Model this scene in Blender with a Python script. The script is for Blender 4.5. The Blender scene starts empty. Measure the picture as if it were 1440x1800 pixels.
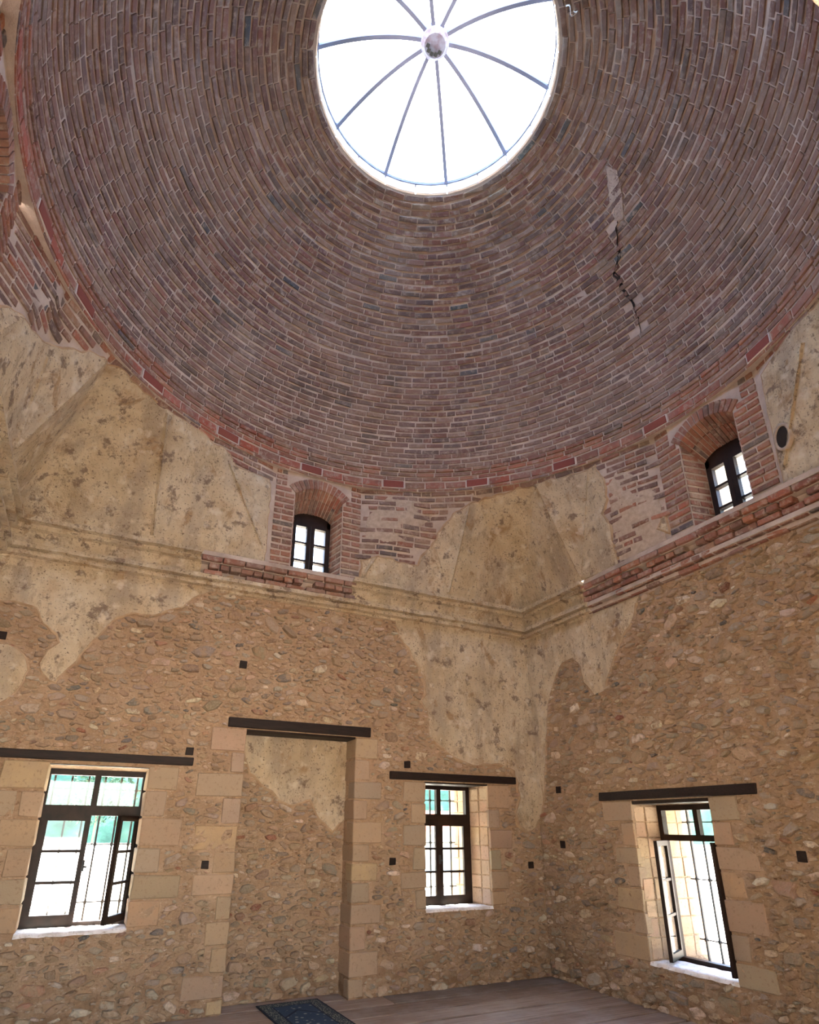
import bpy, math, random
import numpy as np
from mathutils import Vector, Matrix
from mathutils.geometry import delaunay_2d_cdt
from mathutils import noise as mnoise
random.seed(7)
D = bpy.data
SC = bpy.context.scene
COL = SC.collection
rad = math.radians

# ------------------------------------------------------------------ camera
FPX = 1053.929
cam_d = D.cameras.new('camera'); cam = D.objects.new('camera', cam_d); COL.objects.link(cam); SC.camera = cam
RV = Vector((0.900, -0.436, 0.008)); UV = Vector((-0.163, -0.319, 0.934)); FV = Vector((0.405, 0.841, 0.358))
def cam_axes():
    yaw, pitch, roll = .44864, .36642, .00838
    f = Vector((math.sin(yaw)*math.cos(pitch), math.cos(yaw)*math.cos(pitch), math.sin(pitch)))
    r = Vector((math.cos(yaw), -math.sin(yaw), 0)); u = r.cross(f)
    return r*math.cos(roll)+u*math.sin(roll), -r*math.sin(roll)+u*math.cos(roll), f
RV, UV, FV = cam_axes()
CAM = Vector((-5.36112, -6.67364, 1.65))
cam.matrix_world = Matrix(((RV.x, UV.x, -FV.x, CAM.x), (RV.y, UV.y, -FV.y, CAM.y), (RV.z, UV.z, -FV.z, CAM.z), (0, 0, 0, 1)))
cam_d.sensor_fit = 'VERTICAL'; cam_d.sensor_height = 36.0
cam_d.lens = FPX/1800*36.0
cam_d.shift_x = 28.827/1800; cam_d.shift_y = 149.797/1800
cam_d.clip_start = .03; cam_d.clip_end = 800

# ------------------------------------------------------------------ light
SC.view_settings.view_transform = 'Standard'; SC.view_settings.look = 'None'
SC.view_settings.gamma = 1; SC.view_settings.use_curve_mapping = False
SC.view_settings.exposure = 3.15
W = D.worlds.new('sky'); SC.world = W; W.use_nodes = True
wn = W.node_tree; bg = wn.nodes['Background']
sky = wn.nodes.new('ShaderNodeTexSky'); sky.sky_type = 'NISHITA'; sky.sun_disc = False
sky.sun_elevation = rad(67); sky.sun_rotation = rad(10); sky.air_density = 1.0; sky.dust_density = 1.5; sky.ozone_density = 1.0
wn.links.new(sky.outputs[0], bg.inputs[0]); bg.inputs[1].default_value = 0.40
sun_d = D.lights.new('sun', 'SUN'); sun = D.objects.new('sun', sun_d); COL.objects.link(sun)
sun_d.energy = 11; sun_d.angle = rad(.6); sun_d.color = (1, .93, .82)
SUN_TO = Vector((.05, .39, .92)).normalized()
sun.rotation_euler = (-SUN_TO).to_track_quat('-Z', 'Y').to_euler(); sun.location = (2, 20, 30)
def portal(loc, sx, sy, normal):
    l = D.lights.new('daylight_portal', 'AREA'); l.shape = 'RECTANGLE'; l.size = sx; l.size_y = sy
    l.energy = 1; l.cycles.is_portal = True
    o = D.objects.new('daylight_portal', l); COL.objects.link(o); o.location = loc
    o.rotation_euler = Vector(normal).to_track_quat('-Z', 'Y').to_euler()
SC.cycles.max_bounces = 14; SC.cycles.diffuse_bounces = 8; SC.cycles.transparent_max_bounces = 16
SC.cycles.caustics_reflective = False; SC.cycles.caustics_refractive = False
SC.cycles.sample_clamp_indirect = 12

# ------------------------------------------------------------------ materials
def mat(name, build):
    m = D.materials.new(name); m.use_nodes = True; nt = m.node_tree; nt.nodes.clear()
    out = nt.nodes.new('ShaderNodeOutputMaterial'); b = nt.nodes.new('ShaderNodeBsdfPrincipled')
    nt.links.new(b.outputs[0], out.inputs[0]); b.inputs['Specular IOR Level'].default_value = .15
    build(nt, b, out); return m
def N(nt, t, **kw):
    n = nt.nodes.new(t)
    for k, v in kw.items(): setattr(n, k, v)
    return n
def pos(nt): return N(nt, 'ShaderNodeNewGeometry').outputs['Position']
def objco(nt): return N(nt, 'ShaderNodeTexCoord').outputs['Object']
def noise(nt, sc, det=4, rough=.55, co=None, mapscale=None, dist=0):
    n = N(nt, 'ShaderNodeTexNoise'); n.inputs['Scale'].default_value = sc; n.inputs['Detail'].default_value = det
    n.inputs['Roughness'].default_value = rough; n.inputs['Distortion'].default_value = dist
    c = co or pos(nt)
    if mapscale:
        mp = N(nt, 'ShaderNodeMapping'); mp.inputs['Scale'].default_value = mapscale; nt.links.new(c, mp.inputs[0]); c = mp.outputs[0]
    nt.links.new(c, n.inputs['Vector']); return n.outputs['Fac']
def ramp(nt, f, stops):
    r = N(nt, 'ShaderNodeValToRGB'); e = r.color_ramp.elements
    while len(e) < len(stops): e.new(.5)
    for x, (p, c) in zip(e, stops):
        x.position = p; x.color = (c if isinstance(c, tuple) else (c, c, c)) + (1,)
    nt.links.new(f, r.inputs[0]); return r.outputs[0]
def mix(nt, fac, a, b, mode='MIX'):
    m = N(nt, 'ShaderNodeMix', data_type='RGBA', blend_type=mode)
    for sock, v in ((0, fac), (6, a), (7, b)):
        if isinstance(v, (int, float)): m.inputs[sock].default_value = v
        elif isinstance(v, tuple): m.inputs[sock].default_value = v + (1,)
        else: nt.links.new(v, m.inputs[sock])
    return m.outputs[2]
def mul(nt, a, b):
    m = N(nt, 'ShaderNodeMath', operation='MULTIPLY')
    for i, v in enumerate((a, b)):
        if isinstance(v, (int, float)): m.inputs[i].default_value = v
        else: nt.links.new(v, m.inputs[i])
    return m.outputs[0]
def bump(nt, b, h, dist, strength=1):
    n = N(nt, 'ShaderNodeBump'); n.inputs['Distance'].default_value = dist; n.inputs['Strength'].default_value = strength
    nt.links.new(h, n.inputs['Height']); nt.links.new(n.outputs[0], b.inputs['Normal'])
def attr(nt): return N(nt, 'ShaderNodeAttribute', attribute_name='col').outputs['Color']
def setc(nt, b, c, rough=.9):
    if isinstance(c, tuple): b.inputs['Base Color'].default_value = c + (1,)
    else: nt.links.new(c, b.inputs['Base Color'])
    b.inputs['Roughness'].default_value = rough

def b_stone(nt, b, o):
    c = attr(nt)
    c = mix(nt, mul(nt, ramp(nt, noise(nt, 22, 5), [(.35, 0.), (.7, 1.)]), .45), c, mix(nt, .5, c, (.22, .17, .12)))
    c = mix(nt, mul(nt, ramp(nt, noise(nt, 60, 3), [(.5, 0.), (.75, 1.)]), .5), c, (.66, .56, .44))
    c = mix(nt, ramp(nt, noise(nt, 11, 6, .65), [(.48, 0.), (.60, .95)]), c, (.57, .41, .27))
    c = mix(nt, ramp(nt, noise(nt, 17, 5, .7), [(.62, 0.), (.70, .8)]), c, (.20, .14, .09))
    setc(nt, b, c, .92); bump(nt, b, noise(nt, 38, 7, .7), .035, 1)
M_stone = mat('rubble_stone', b_stone)
def b_mortar(nt, b, o):
    c = ramp(nt, noise(nt, 3, 5), [(.3, (.50, .345, .22)), (.55, (.58, .415, .275)), (.75, (.66, .50, .355))])
    c = mix(nt, ramp(nt, noise(nt, 16, 7, .75, mapscale=(1, 1, 1.8)), [(.54, 0.), (.64, .85)]), c, (.27, .17, .10))  # random dark mottling, painted to read as shaded mortar crevices
    c = mix(nt, ramp(nt, noise(nt, 21, 6, .7, mapscale=(.8, .8, 1.6)), [(.56, 0.), (.66, .8)]), c, (.78, .66, .51))
    # patchy darker brown that fades out above the foot of the walls
    sx = N(nt, 'ShaderNodeSeparateXYZ'); nt.links.new(pos(nt), sx.inputs[0])
    low = ramp(nt, mul(nt, sx.outputs[2], 1.0), [(.0, .8), (.55, 0.)])
    c = mix(nt, mul(nt, low, ramp(nt, noise(nt, 7, 6), [(.42, 0.), (.62, 1.)])), c, (.26, .15, .08))
    setc(nt, b, c, .95); bump(nt, b, mix(nt, .5, noise(nt, 14, 7, .7), noise(nt, 38, 7, .7)), .05, 1)
M_mortar = mat('lime_mortar', b_mortar)
def b_quoin(nt, b, o):
    c = attr(nt)
    c = mix(nt, ramp(nt, noise(nt, 8, 6), [(.35, 0.), (.75, .6)]), c, (.40, .31, .22))
    c = mix(nt, ramp(nt, noise(nt, 40, 3), [(.58, 0.), (.70, .6)]), c, (.26, .18, .12))
    setc(nt, b, c, .9); bump(nt, b, noise(nt, 70, 6, .7), .006, .8)
M_quoin = mat('dressed_limestone', b_quoin)
def b_plaster(nt, b, o):
    base = ramp(nt, noise(nt, 1.6, 6, .6), [(.3, (.54, .41, .25)), (.43, (.70, .57, .38)), (.58, (.80, .69, .51)), (.72, (.62, .46, .27))])
    c = mix(nt, ramp(nt, noise(nt, 2.3, 5, .6, mapscale=(1, 1, .35)), [(.5, 0.), (.66, .75)]), base, (.47, .39, .30))
    c = mix(nt, ramp(nt, noise(nt, 3.1, 7, .65, mapscale=(1.2, 1.2, .8), dist=.6), [(.57, 0.), (.66, .8)]), c, (.46, .29, .15))
    c = mix(nt, ramp(nt, noise(nt, 5.5, 6, .7), [(.57, 0.), (.63, .85)]), c, (.27, .19, .14))
    c = mix(nt, ramp(nt, noise(nt, 12, 8, .75, mapscale=(1, 1, .5)), [(.53, 0.), (.64, .6)]), c, (.38, .27, .17))
    c = mix(nt, ramp(nt, noise(nt, 42, 4, .6), [(.60, 0.), (.66, .85)]), c, (.22, .15, .10))
    c = mix(nt, ramp(nt, noise(nt, 7, 5), [(.57, 0.), (.70, .8)]), c, (.88, .80, .66))
    setc(nt, b, c, .95)
    h = mix(nt, .45, noise(nt, 7, 5, .6), noise(nt, 45, 6, .7)); bump(nt, b, h, .06, 1)
M_plaster = mat('old_lime_plaster', b_plaster)
def b_rim(nt, b, o):
    c = ramp(nt, noise(nt, 12, 4), [(.35, (.42, .29, .18)), (.7, (.56, .42, .28))])
    setc(nt, b, c, .95); bump(nt, b, noise(nt, 60, 5), .006, .8)
M_rim = mat('plaster_edge_mortar', b_rim)
def b_brick(nt, b, o):
    c = attr(nt)
    c = mix(nt, ramp(nt, noise(nt, 50, 4), [(.4, 0.), (.7, .6)]), c, mix(nt, .5, c, (.10, .07, .06)))
    c = mix(nt, ramp(nt, noise(nt, 1.3, 6, .62), [(.45, 0.), (.72, .5)]), c, (.36, .31, .28))
    c = mix(nt, ramp(nt, noise(nt, 14, 6, .7), [(.50, 0.), (.66, .75)]), c, (.50, .42, .36))
    c = mix(nt, ramp(nt, noise(nt, .55, 5, .6), [(.42, 0.), (.62, .45)]), c, (.30, .21, .16))
    c = mix(nt, ramp(nt, noise(nt, 2.2, 6, .65, mapscale=(1, 1, 1.3)), [(.54, 0.), (.70, .7)]), c, (.115, .10, .085))
    setc(nt, b, c, .93); bump(nt, b, noise(nt, 70, 5, .7), .006, .8)
M_brick = mat('old_brick', b_brick)
def b_tile(nt, b, o):
    c = mix(nt, ramp(nt, noise(nt, 30, 4), [(.4, 0.), (.75, .5)]), attr(nt), (.20, .07, .05))
    setc(nt, b, c, .8); bump(nt, b, noise(nt, 90, 4), .003, .6)
M_tile = mat('red_clay_tile', b_tile)
def b_bmortar(nt, b, o):
    c = ramp(nt, noise(nt, 4, 6, .6), [(.3, (.42, .34, .29)), (.55, (.56, .47, .41)), (.78, (.70, .62, .55))])
    c = mix(nt, ramp(nt, noise(nt, 1.9, 5), [(.57, 0.), (.70, .6)]), c, (.24, .20, .17))
    setc(nt, b, c, .95); bump(nt, b, noise(nt, 60, 6, .7), .01, .8)
M_bmortar = mat('brickwork_mortar', b_bmortar)
def b_wood_dark(nt, b, o):
    c = ramp(nt, noise(nt, 6, 5, .6, mapscale=(1, 6, 10)), [(.35, (.010, .006, .005)), (.7, (.028, .015, .011))])
    setc(nt, b, c, .6); b.inputs['Specular IOR Level'].default_value = .3; bump(nt, b, noise(nt, 12, 5, .6, mapscale=(1, 8, 8)), .003, .7)
M_wood = mat('dark_stained_timber', b_wood_dark)
def b_frame(nt, b, o):
    c = ramp(nt, noise(nt, 9, 5), [(.35, (.014, .008, .006)), (.7, (.034, .018, .012))])
    setc(nt, b, c, .5); b.inputs['Specular IOR Level'].default_value = .25
M_frame = mat('brown_window_wood', b_frame)
def b_plank(nt, b, o):
    g = noise(nt, 7, 7, .65, mapscale=(.25, 6, 1))
    c = ramp(nt, g, [(.3, (.17, .13, .11)), (.5, (.30, .24, .20)), (.72, (.44, .375, .33))])
    c = mix(nt, .8, c, attr(nt), 'MULTIPLY')
    c = mix(nt, ramp(nt, noise(nt, 1.7, 6, .7), [(.45, 0.), (.7, .6)]), c, (.44, .40, .37))
    setc(nt, b, c, .6); b.inputs['Specular IOR Level'].default_value = .35
    bump(nt, b, g, .004, .7)
M_plank = mat('weathered_floor_plank', b_plank)
def b_glass(nt, b, o):
    nt.nodes.remove(b)
    t = N(nt, 'ShaderNodeBsdfTransparent'); t.inputs[0].default_value = (.93, .96, .95, 1)
    g = N(nt, 'ShaderNodeBsdfGlossy'); g.inputs['Roughness'].default_value = .02
    ge = N(nt, 'ShaderNodeNewGeometry'); dt = N(nt, 'ShaderNodeVectorMath', operation='DOT_PRODUCT'); nt.links.new(ge.outputs['Normal'], dt.inputs[0]); nt.links.new(ge.outputs['Incoming'], dt.inputs[1])
    ab = N(nt, 'ShaderNodeMath', operation='ABSOLUTE'); nt.links.new(dt.outputs['Value'], ab.inputs[0])
    fr = N(nt, 'ShaderNodeMapRange'); nt.links.new(ab.outputs[0], fr.inputs[0]); fr.inputs[1].default_value = 0; fr.inputs[2].default_value = .5; fr.inputs[3].default_value = .45; fr.inputs[4].default_value = .04
    m = N(nt, 'ShaderNodeMixShader'); nt.links.new(fr.outputs[0], m.inputs[0]); nt.links.new(t.outputs[0], m.inputs[1]); nt.links.new(g.outputs[0], m.inputs[2])
    nt.links.new(m.outputs[0], o.inputs[0])
def glass(name):
    m = D.materials.new(name); m.use_nodes = True; nt = m.node_tree; nt.nodes.clear()
    o = nt.nodes.new('ShaderNodeOutputMaterial'); b = nt.nodes.new('ShaderNodeBsdfPrincipled'); b_glass(nt, b, o); return m
M_glass = glass('window_glass')
M_iron = mat('wrought_iron', lambda nt, b, o: setc(nt, b, (.06, .065, .07), .5))
M_skyfr = mat('skylight_metal', lambda nt, b, o: setc(nt, b, (.20, .21, .30), .45))
M_hub = mat('skylight_hub_metal', lambda nt, b, o: setc(nt, b, ramp(nt, noise(nt, 14, 3), [(.4, (.34, .36, .50)), (.65, (.24, .20, .26))]), .5))
M_white = mat('white_cord', lambda nt, b, o: setc(nt, b, (.8, .8, .8), .5))
def b_curb(nt, b, o):
    c = ramp(nt, noise(nt, 6, 5), [(.3, (.58, .54, .55)), (.7, (.76, .72, .70))]); setc(nt, b, c, .9); bump(nt, b, noise(nt, 50, 5), .004)
M_curb = mat('pale_curb_stone', b_curb)
M_void = mat('void_shade', lambda nt, b, o: setc(nt, b, (.035, .028, .025), .95))  # near-black colour painted for the shade in floor gaps, crack and pipe
def b_ground(nt, b, o):
    c = ramp(nt, noise(nt, 1.2, 5), [(.3, (.55, .49, .40)), (.7, (.70, .64, .55))]); setc(nt, b, c, .95)
M_ground = mat('pale_gravel_ground', b_ground)
def b_leaf(nt, b, o):
    c = ramp(nt, noise(nt, 1.5, 6, .7), [(.3, (.012, .035, .022)), (.5, (.03, .075, .05)), (.7, (.08, .14, .09))]); setc(nt, b, c, .9)
M_leaf = mat('tree_foliage', b_leaf)
M_hill = mat('scrub_hillside', lambda nt, b, o: setc(nt, b, ramp(nt, noise(nt, .25, 7, .7), [(.35, (.012, .04, .03)), (.55, (.03, .085, .065)), (.7, (.10, .16, .12))]), .95))
M_bark = mat('tree_bark', lambda nt, b, o: setc(nt, b, (.16, .12, .09), .95))
M_roof = mat('red_roof_tile', lambda nt, b, o: setc(nt, b, (.35, .12, .08), .9))
M_hwall = mat('pale_house_render', lambda nt, b, o: setc(nt, b, (.62, .56, .46), .9))
M_clay = mat('grey_pipe_mortar', lambda nt, b, o: setc(nt, b, ramp(nt, noise(nt, 20, 4), [(.3, (.40, .32, .25)), (.7, (.55, .46, .38))]), .9))
def b_rug(nt, b, o):
    co = objco(nt); s = N(nt, 'ShaderNodeSeparateXYZ'); nt.links.new(co, s.inputs[0])
    def M_(op, a, c_=None):
        m = N(nt, 'ShaderNodeMath', operation=op)
        for i, v in enumerate((a, c_)):
            if v is None: continue
            if isinstance(v, (int, float)): m.inputs[i].default_value = v
            else: nt.links.new(v, m.inputs[i])
        return m.outputs[0]
    dx = M_('SUBTRACT', .32, M_('ABSOLUTE', s.outputs[0])); dy = M_('SUBTRACT', .60, M_('ABSOLUTE', s.outputs[1]))
    d = M_('MINIMUM', dx, dy)                                    # distance from the rug's edge
    vor = N(nt, 'ShaderNodeTexVoronoi'); vor.inputs['Scale'].default_value = 55; nt.links.new(co, vor.inputs['Vector'])
    speck = ramp(nt, vor.outputs['Distance'], [(.28, 1.), (.36, 0.)])
    fl = N(nt, 'ShaderNodeTexVoronoi'); fl.inputs['Scale'].default_value = 16; nt.links.new(co, fl.inputs['Vector'])
    fleck = ramp(nt, fl.outputs['Distance'], [(.22, 1.), (.3, 0.)])
    border = mix(nt, speck, (.055, .075, .085), (.36, .37, .30))
    field = mix(nt, fleck, (.045, .075, .12), (.26, .30, .28))
    # pointed prayer niche drawn in the field
    ar = M_('ADD', M_('MULTIPLY', M_('ABSOLUTE', s.outputs[0]), 1.1), M_('SUBTRACT', s.outputs[1], .30))
    niche = ramp(nt, M_('MULTIPLY', M_('ABSOLUTE', ar), 8.0), [(.10, 1.), (.16, 0.)])
    field = mix(nt, niche, field, (.02, .03, .05))
    c = mix(nt, ramp(nt, M_('MULTIPLY', d, 4.0), [(.0, (.02, .03, .045)), (.07, (.02, .03, .045)), (.08, 1.), (.1, 1.)]), (.02, .028, .045), border)
    c = mix(nt, ramp(nt, M_('MULTIPLY', d, 4.0), [(.48, 0.), (.50, 1.)]), c, (.02, .03, .05))
    c = mix(nt, ramp(nt, M_('MULTIPLY', d, 4.0), [(.54, 0.), (.56, 1.)]), c, field)
    setc(nt, b, c, .97); bump(nt, b, noise(nt, 200, 3), .002, .8)
M_rug = mat('woven_rug', b_rug)

# ------------------------------------------------------------------ object helpers
def tag(o, label=None, cat=None, group=None, kind=None):
    if label: o['label'] = label
    if cat: o['category'] = cat
    if group: o['group'] = group
    if kind: o['kind'] = kind
    return o
def empty(name, loc=(0, 0, 0)):
    o = D.objects.new(name, None); COL.objects.link(o); o.location = loc; o.empty_display_size = .1; return o
class MB:
    def __init__(s): s.v = []; s.f = []; s.c = []
    def add(s, v, f, col=(1, 1, 1)):
        k = len(s.v); s.v += [tuple(p) for p in v]; s.f += [tuple(i+k for i in q) for q in f]; s.c += [col]*len(v); return s
    def box(s, x0, x1, y0, y1, z0, z1, M=None, col=(1, 1, 1)):
        v = [(x, y, z) for z in (z0, z1) for y in (y0, y1) for x in (x0, x1)]
        if M: v = [M(*p) for p in v]
        return s.add(v, [(0, 2, 3, 1), (4, 5, 7, 6), (0, 1, 5, 4), (2, 6, 7, 3), (0, 4, 6, 2), (1, 3, 7, 5)], col)
    def build(s, name, m, parent=None, smooth=False, loc=None, kind=None):
        me = D.meshes.new(name); v = s.v
        if loc is not None: v = [(p[0]-loc[0], p[1]-loc[1], p[2]-loc[2]) for p in v]
        me.from_pydata(v, [], s.f)
        a = me.color_attributes.new('col', 'FLOAT_COLOR', 'POINT')
        arr = np.ones((len(v), 4), np.float32)
        if s.c: arr[:, :3] = np.array(s.c, np.float32)
        a.data.foreach_set('color', arr.ravel())
        if smooth: me.polygons.foreach_set('use_smooth', [True]*len(me.polygons))
        me.materials.append(m); me.update()
        o = D.objects.new(name, me); COL.objects.link(o)
        if loc is not None: o.location = loc
        if parent: o.parent = parent
        if kind: o['kind'] = kind
        return o
def cham(mb, x0, x1, y0, y1, z0, z1, c, M, col, j=0.):
    """chamfered, slightly irregular box in (u, h, z) space"""
    vs = []; idx = {}
    for sx in (0, 1):
        for sy in (0, 1):
            for sz in (0, 1):
                jx, jy, jz = (random.uniform(-j, j) for _ in range(3))
                X = (x1 if sx else x0)+jx; Y = (y1 if sy else y0)+jy; Z = (z1 if sz else z0)+jz
                dx, dy, dz = (-c if sx else c), (-c if sy else c), (-c if sz else c)
                for ax, p in enumerate(((X, Y+dy, Z+dz), (X+dx, Y, Z+dz), (X+dx, Y+dy, Z))):
                    idx[(sx, sy, sz, ax)] = len(vs); vs.append(M(*p))
    g = lambda *k: idx[k]; f = []
    for s in (0, 1):
        f.append((g(s,0,0,0), g(s,1,0,0), g(s,1,1,0), g(s,0,1,0)))
        f.append((g(0,s,0,1), g(1,s,0,1), g(1,s,1,1), g(0,s,1,1)))
        f.append((g(0,0,s,2), g(1,0,s,2), g(1,1,s,2), g(0,1,s,2)))
        for t in (0, 1):
            f.append((g(s,t,0,0), g(s,t,1,0), g(s,t,1,1), g(s,t,0,1)))
            f.append((g(s,0,t,0), g(s,1,t,0), g(s,1,t,2), g(s,0,t,2)))
            f.append((g(0,s,t,1), g(1,s,t,1), g(1,s,t,2), g(0,s,t,2)))
            for w in (0, 1): f.append((g(s,t,w,0), g(s,t,w,1), g(s,t,w,2)))
    mb.add(vs, f, col); return mb
def piece(mb, P, u0, u1, v0, v1, H, col, ju=.004, jv=.003, cu=.006, cv=.006, jh=.004, base=-.012):
    """brick face: footprint on a surface P(u, v, h) raised by H with a worn edge"""
    cs = [(u0, v0), (u1, v0), (u1, v1), (u0, v1)]; cs = [(u+random.uniform(-ju, ju), v+random.uniform(-jv, jv)) for u, v in cs]
    um, vm = (u0+u1)/2, (v0+v1)/2; vs = []
    hs = [H+random.uniform(-jh, jh) for _ in range(4)]
    for h, k in ((base, 0), (None, 0), (None, 1)):
        for i, (u, v) in enumerate(cs):
            if h is None:
                hh = hs[i]*.72 if k == 0 else hs[i]
            else: hh = h
            uu = u + (cu if u < um else -cu)*k; vv = v + (cv if v < vm else -cv)*k
            vs.append(P(uu, vv, hh))
    f = []
    for r in (0, 4):
        for i in range(4):
            j = (i+1) % 4; f.append((r+i, r+j, r+4+j, r+4+i))
    f.append((8, 9, 10, 11)); mb.add(vs, f, col); return mb
def area_px(pts):
    q = []
    for p in pts:
        d = Vector(p)-CAM; z = d.dot(FV)
        if z < .2: return 0
        q.append((691.17+FPX*d.dot(RV)/z, 1049.8-FPX*d.dot(UV)/z))
    cx = sum(a for a, b in q)/len(q); cy = sum(b for a, b in q)/len(q)
    if not (-10 < cx < 1450 and -10 < cy < 1810): return 0
    return abs(sum(q[i][0]*q[(i+1) % len(q)][1]-q[(i+1) % len(q)][0]*q[i][1] for i in range(len(q))))/2
def emit(pieces, name, stuffname, m, parent, limit=300, smooth=False):
    """pieces: list of (MB, area). the largest seen become parts of their own, the rest one joined part"""
    pieces.sort(key=lambda t: -t[1]); rest = MB()
    for i, (mb, a) in enumerate(pieces):
        if i < limit and a > 0: mb.build(name, m, parent, smooth)
        else:
            k = len(rest.v); rest.v += mb.v; rest.f += [tuple(q+k for q in f) for f in mb.f]; rest.c += mb.c
    if rest.v: rest.build(stuffname, m, parent, smooth, kind='stuff')
def jc(c, a=.12):
    k = 1+random.uniform(-a, a); return tuple(max(0, x*k*(1+random.uniform(-.05, .05))) for x in c)

# ------------------------------------------------------------------ plan of the room
XW, YB = -6.58, -6.53
CX = CY = -3.266; RD = 3.28; ZD = 6.087; ZB, ZT = 4.6, 6.0
def ML(u, h, z): return (u, -h, z)            # left wall: u = x, h = distance into the room
def MR(u, h, z): return (-h, u, z)            # right wall: u = y
def MW(u, h, z): return (XW+h, u, z)          # far-left wall beside the camera
def MBK(u, h, z): return (u, YB+h, z)         # wall the camera's doorway is in
def F3(M): return lambda u, z, h: M(u, h, z)

# quoins: (u0, u1, z0, z1) around each opening, taken off the masonry courses
QA = [(-4.84,-4.55,1.98,2.21),(-4.84,-4.64,1.73,1.97),(-4.84,-4.46,1.46,1.72),(-4.84,-4.63,1.22,1.45),(-4.84,-4.41,1.0,1.21),(-4.84,-4.57,.77,.99),
      (-6.11,-5.74,1.95,2.21),(-5.91,-5.74,1.71,1.94),(-6.03,-5.74,1.46,1.70),(-5.93,-5.74,1.21,1.45),(-6.02,-5.74,.99,1.20),(-5.88,-5.74,.77,.98),(-6.3,-5.93,1.71,1.94)]
QN = [(-4.28,-3.915,2.40,2.64),(-4.05,-3.915,2.18,2.39),(-4.38,-3.915,1.93,2.17),(-4.09,-3.915,1.67,1.92),(-4.34,-3.915,1.42,1.66),(-4.13,-3.915,1.21,1.41),(-4.31,-3.915,1.01,1.20),(-4.06,-3.915,.79,1.0),(-4.13,-3.915,.57,.78),(-4.06,-3.915,.34,.56),(-4.30,-3.915,.13,.33),(-4.05,-3.915,.0,.12),
      (-2.62,-2.33,2.40,2.64),(-2.62,-2.43,2.15,2.39),(-2.62,-2.28,1.95,2.14),(-2.62,-2.46,1.72,1.94),(-2.62,-2.27,1.48,1.71),(-2.62,-2.42,1.29,1.47),(-2.62,-2.32,1.09,1.28),(-2.62,-2.41,.88,1.08),(-2.62,-2.27,.67,.87),(-2.62,-2.44,.43,.66),(-2.62,-2.29,.19,.42),(-2.62,-2.46,.0,.18)]
QB = [(-2.0,-1.71,1.93,2.17),(-1.9,-1.71,1.69,1.92),(-2.0,-1.71,1.45,1.68),(-1.87,-1.71,1.19,1.44),(-2.03,-1.71,1.0,1.18),(-1.84,-1.71,.79,.99),
      (-.79,-.46,1.88,2.17),(-.79,-.63,1.65,1.87),(-.79,-.46,1.41,1.64),(-.79,-.64,1.17,1.40),(-.79,-.54,.96,1.16),(-.79,-.59,.79,.95)]
QC = [(-1.57,-1.16,1.73,1.95),(-1.57,-1.40,1.48,1.72),(-1.57,-1.27,1.30,1.47),(-1.57,-1.42,1.08,1.29),(-1.57,-1.23,.86,1.07),(-1.57,-1.42,.65,.85),(-1.57,-1.12,.40,.64),
      (-2.84,-2.545,1.73,1.95),(-2.73,-2.545,1.52,1.72),(-2.94,-2.545,1.31,1.51),(-2.77,-2.545,1.08,1.30),(-2.91,-2.545,.80,1.07),(-2.71,-2.545,.58,.79),(-2.9,-2.545,.38,.57)]
# openings: front u0,u1,z0,z1 ; frame u0,u1 at depth .35
OA = dict(u=(-5.74,-4.84), z=(.75,2.19), fu=(-5.77,-4.81), ft=2.17)
OB = dict(u=(-1.71,-.79), z=(.77,2.17), fu=(-1.77,-.85), ft=2.16)
OC = dict(u=(-2.545,-1.57), z=(.40,1.94), fu=(-2.56,-1.60), ft=1.90)
DEPTH = .35; THK = .85
PL_NE = [(-2.12,4.17),(-2.07,3.98),(-1.91,3.78),(-1.72,3.45),(-1.68,3.25),(-1.75,3.15),(-1.64,2.97),(-1.63,2.72),(-1.48,2.6),(-1.21,2.45),(-1.02,2.39),(-.83,2.41),(-.53,2.42),(-.38,2.36),(-.33,2.19),(-.3,2.02),(-.38,1.84),(-.36,1.68),(-.22,1.61),(-.08,1.66),(0,1.80),(0,4.17)]
PL_NER = [(0,4.17),(0,1.82),(-.05,1.80),(-.12,1.95),(-.2,2.4),(-.29,2.8),(-.37,3.19),(-.52,3.47),(-.72,3.69),(-.94,3.72),(-1.05,3.58),(-1.1,3.35),(-1.24,3.17),(-1.40,3.20),(-1.5,3.38),(-1.66,3.63),(-1.85,3.81),(-2.0,3.99),(-2.1,4.17)]
PL_NW = [(-4.45,4.17),(-4.62,4.07),(-4.76,3.93),(-5.04,3.79),(-5.26,3.77),(-5.39,3.7),(-5.5,3.53),(-5.62,3.33),(-5.74,3.1),(-5.82,2.97),(-5.89,2.96),(-5.96,3.02),(-5.98,3.13),(-5.94,3.25),(-5.87,3.35),(-5.9,3.44),(-6.05,3.54),(-6.12,3.68),(-6.3,3.72),(-6.58,3.7),(-6.58,4.17)]
PL_NWL = [(-6.58,3.30),(-6.3,3.27),(-6.15,3.2),(-6.08,3.04),(-6.13,2.84),(-6.24,2.72),(-6.58,2.5)]
PL_NI = [(-3.915,2.62),(-3.85,2.4),(-3.76,2.2),(-3.56,2.05),(-3.42,1.93),(-3.28,1.88),(-3.05,1.94),(-2.93,1.73),(-2.76,1.60),(-2.62,1.73),(-2.62,2.62)]
PUT_L = [(-4.02,3.35),(-4.48,2.37),(-4.2,1.29),(-1.94,2.36),(-2.13,1.29),(-.19,1.22),(-6.36,3.36)]
PUT_R = [(-.42,2.11),(-.41,1.47),(-3.32,1.45)]

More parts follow.
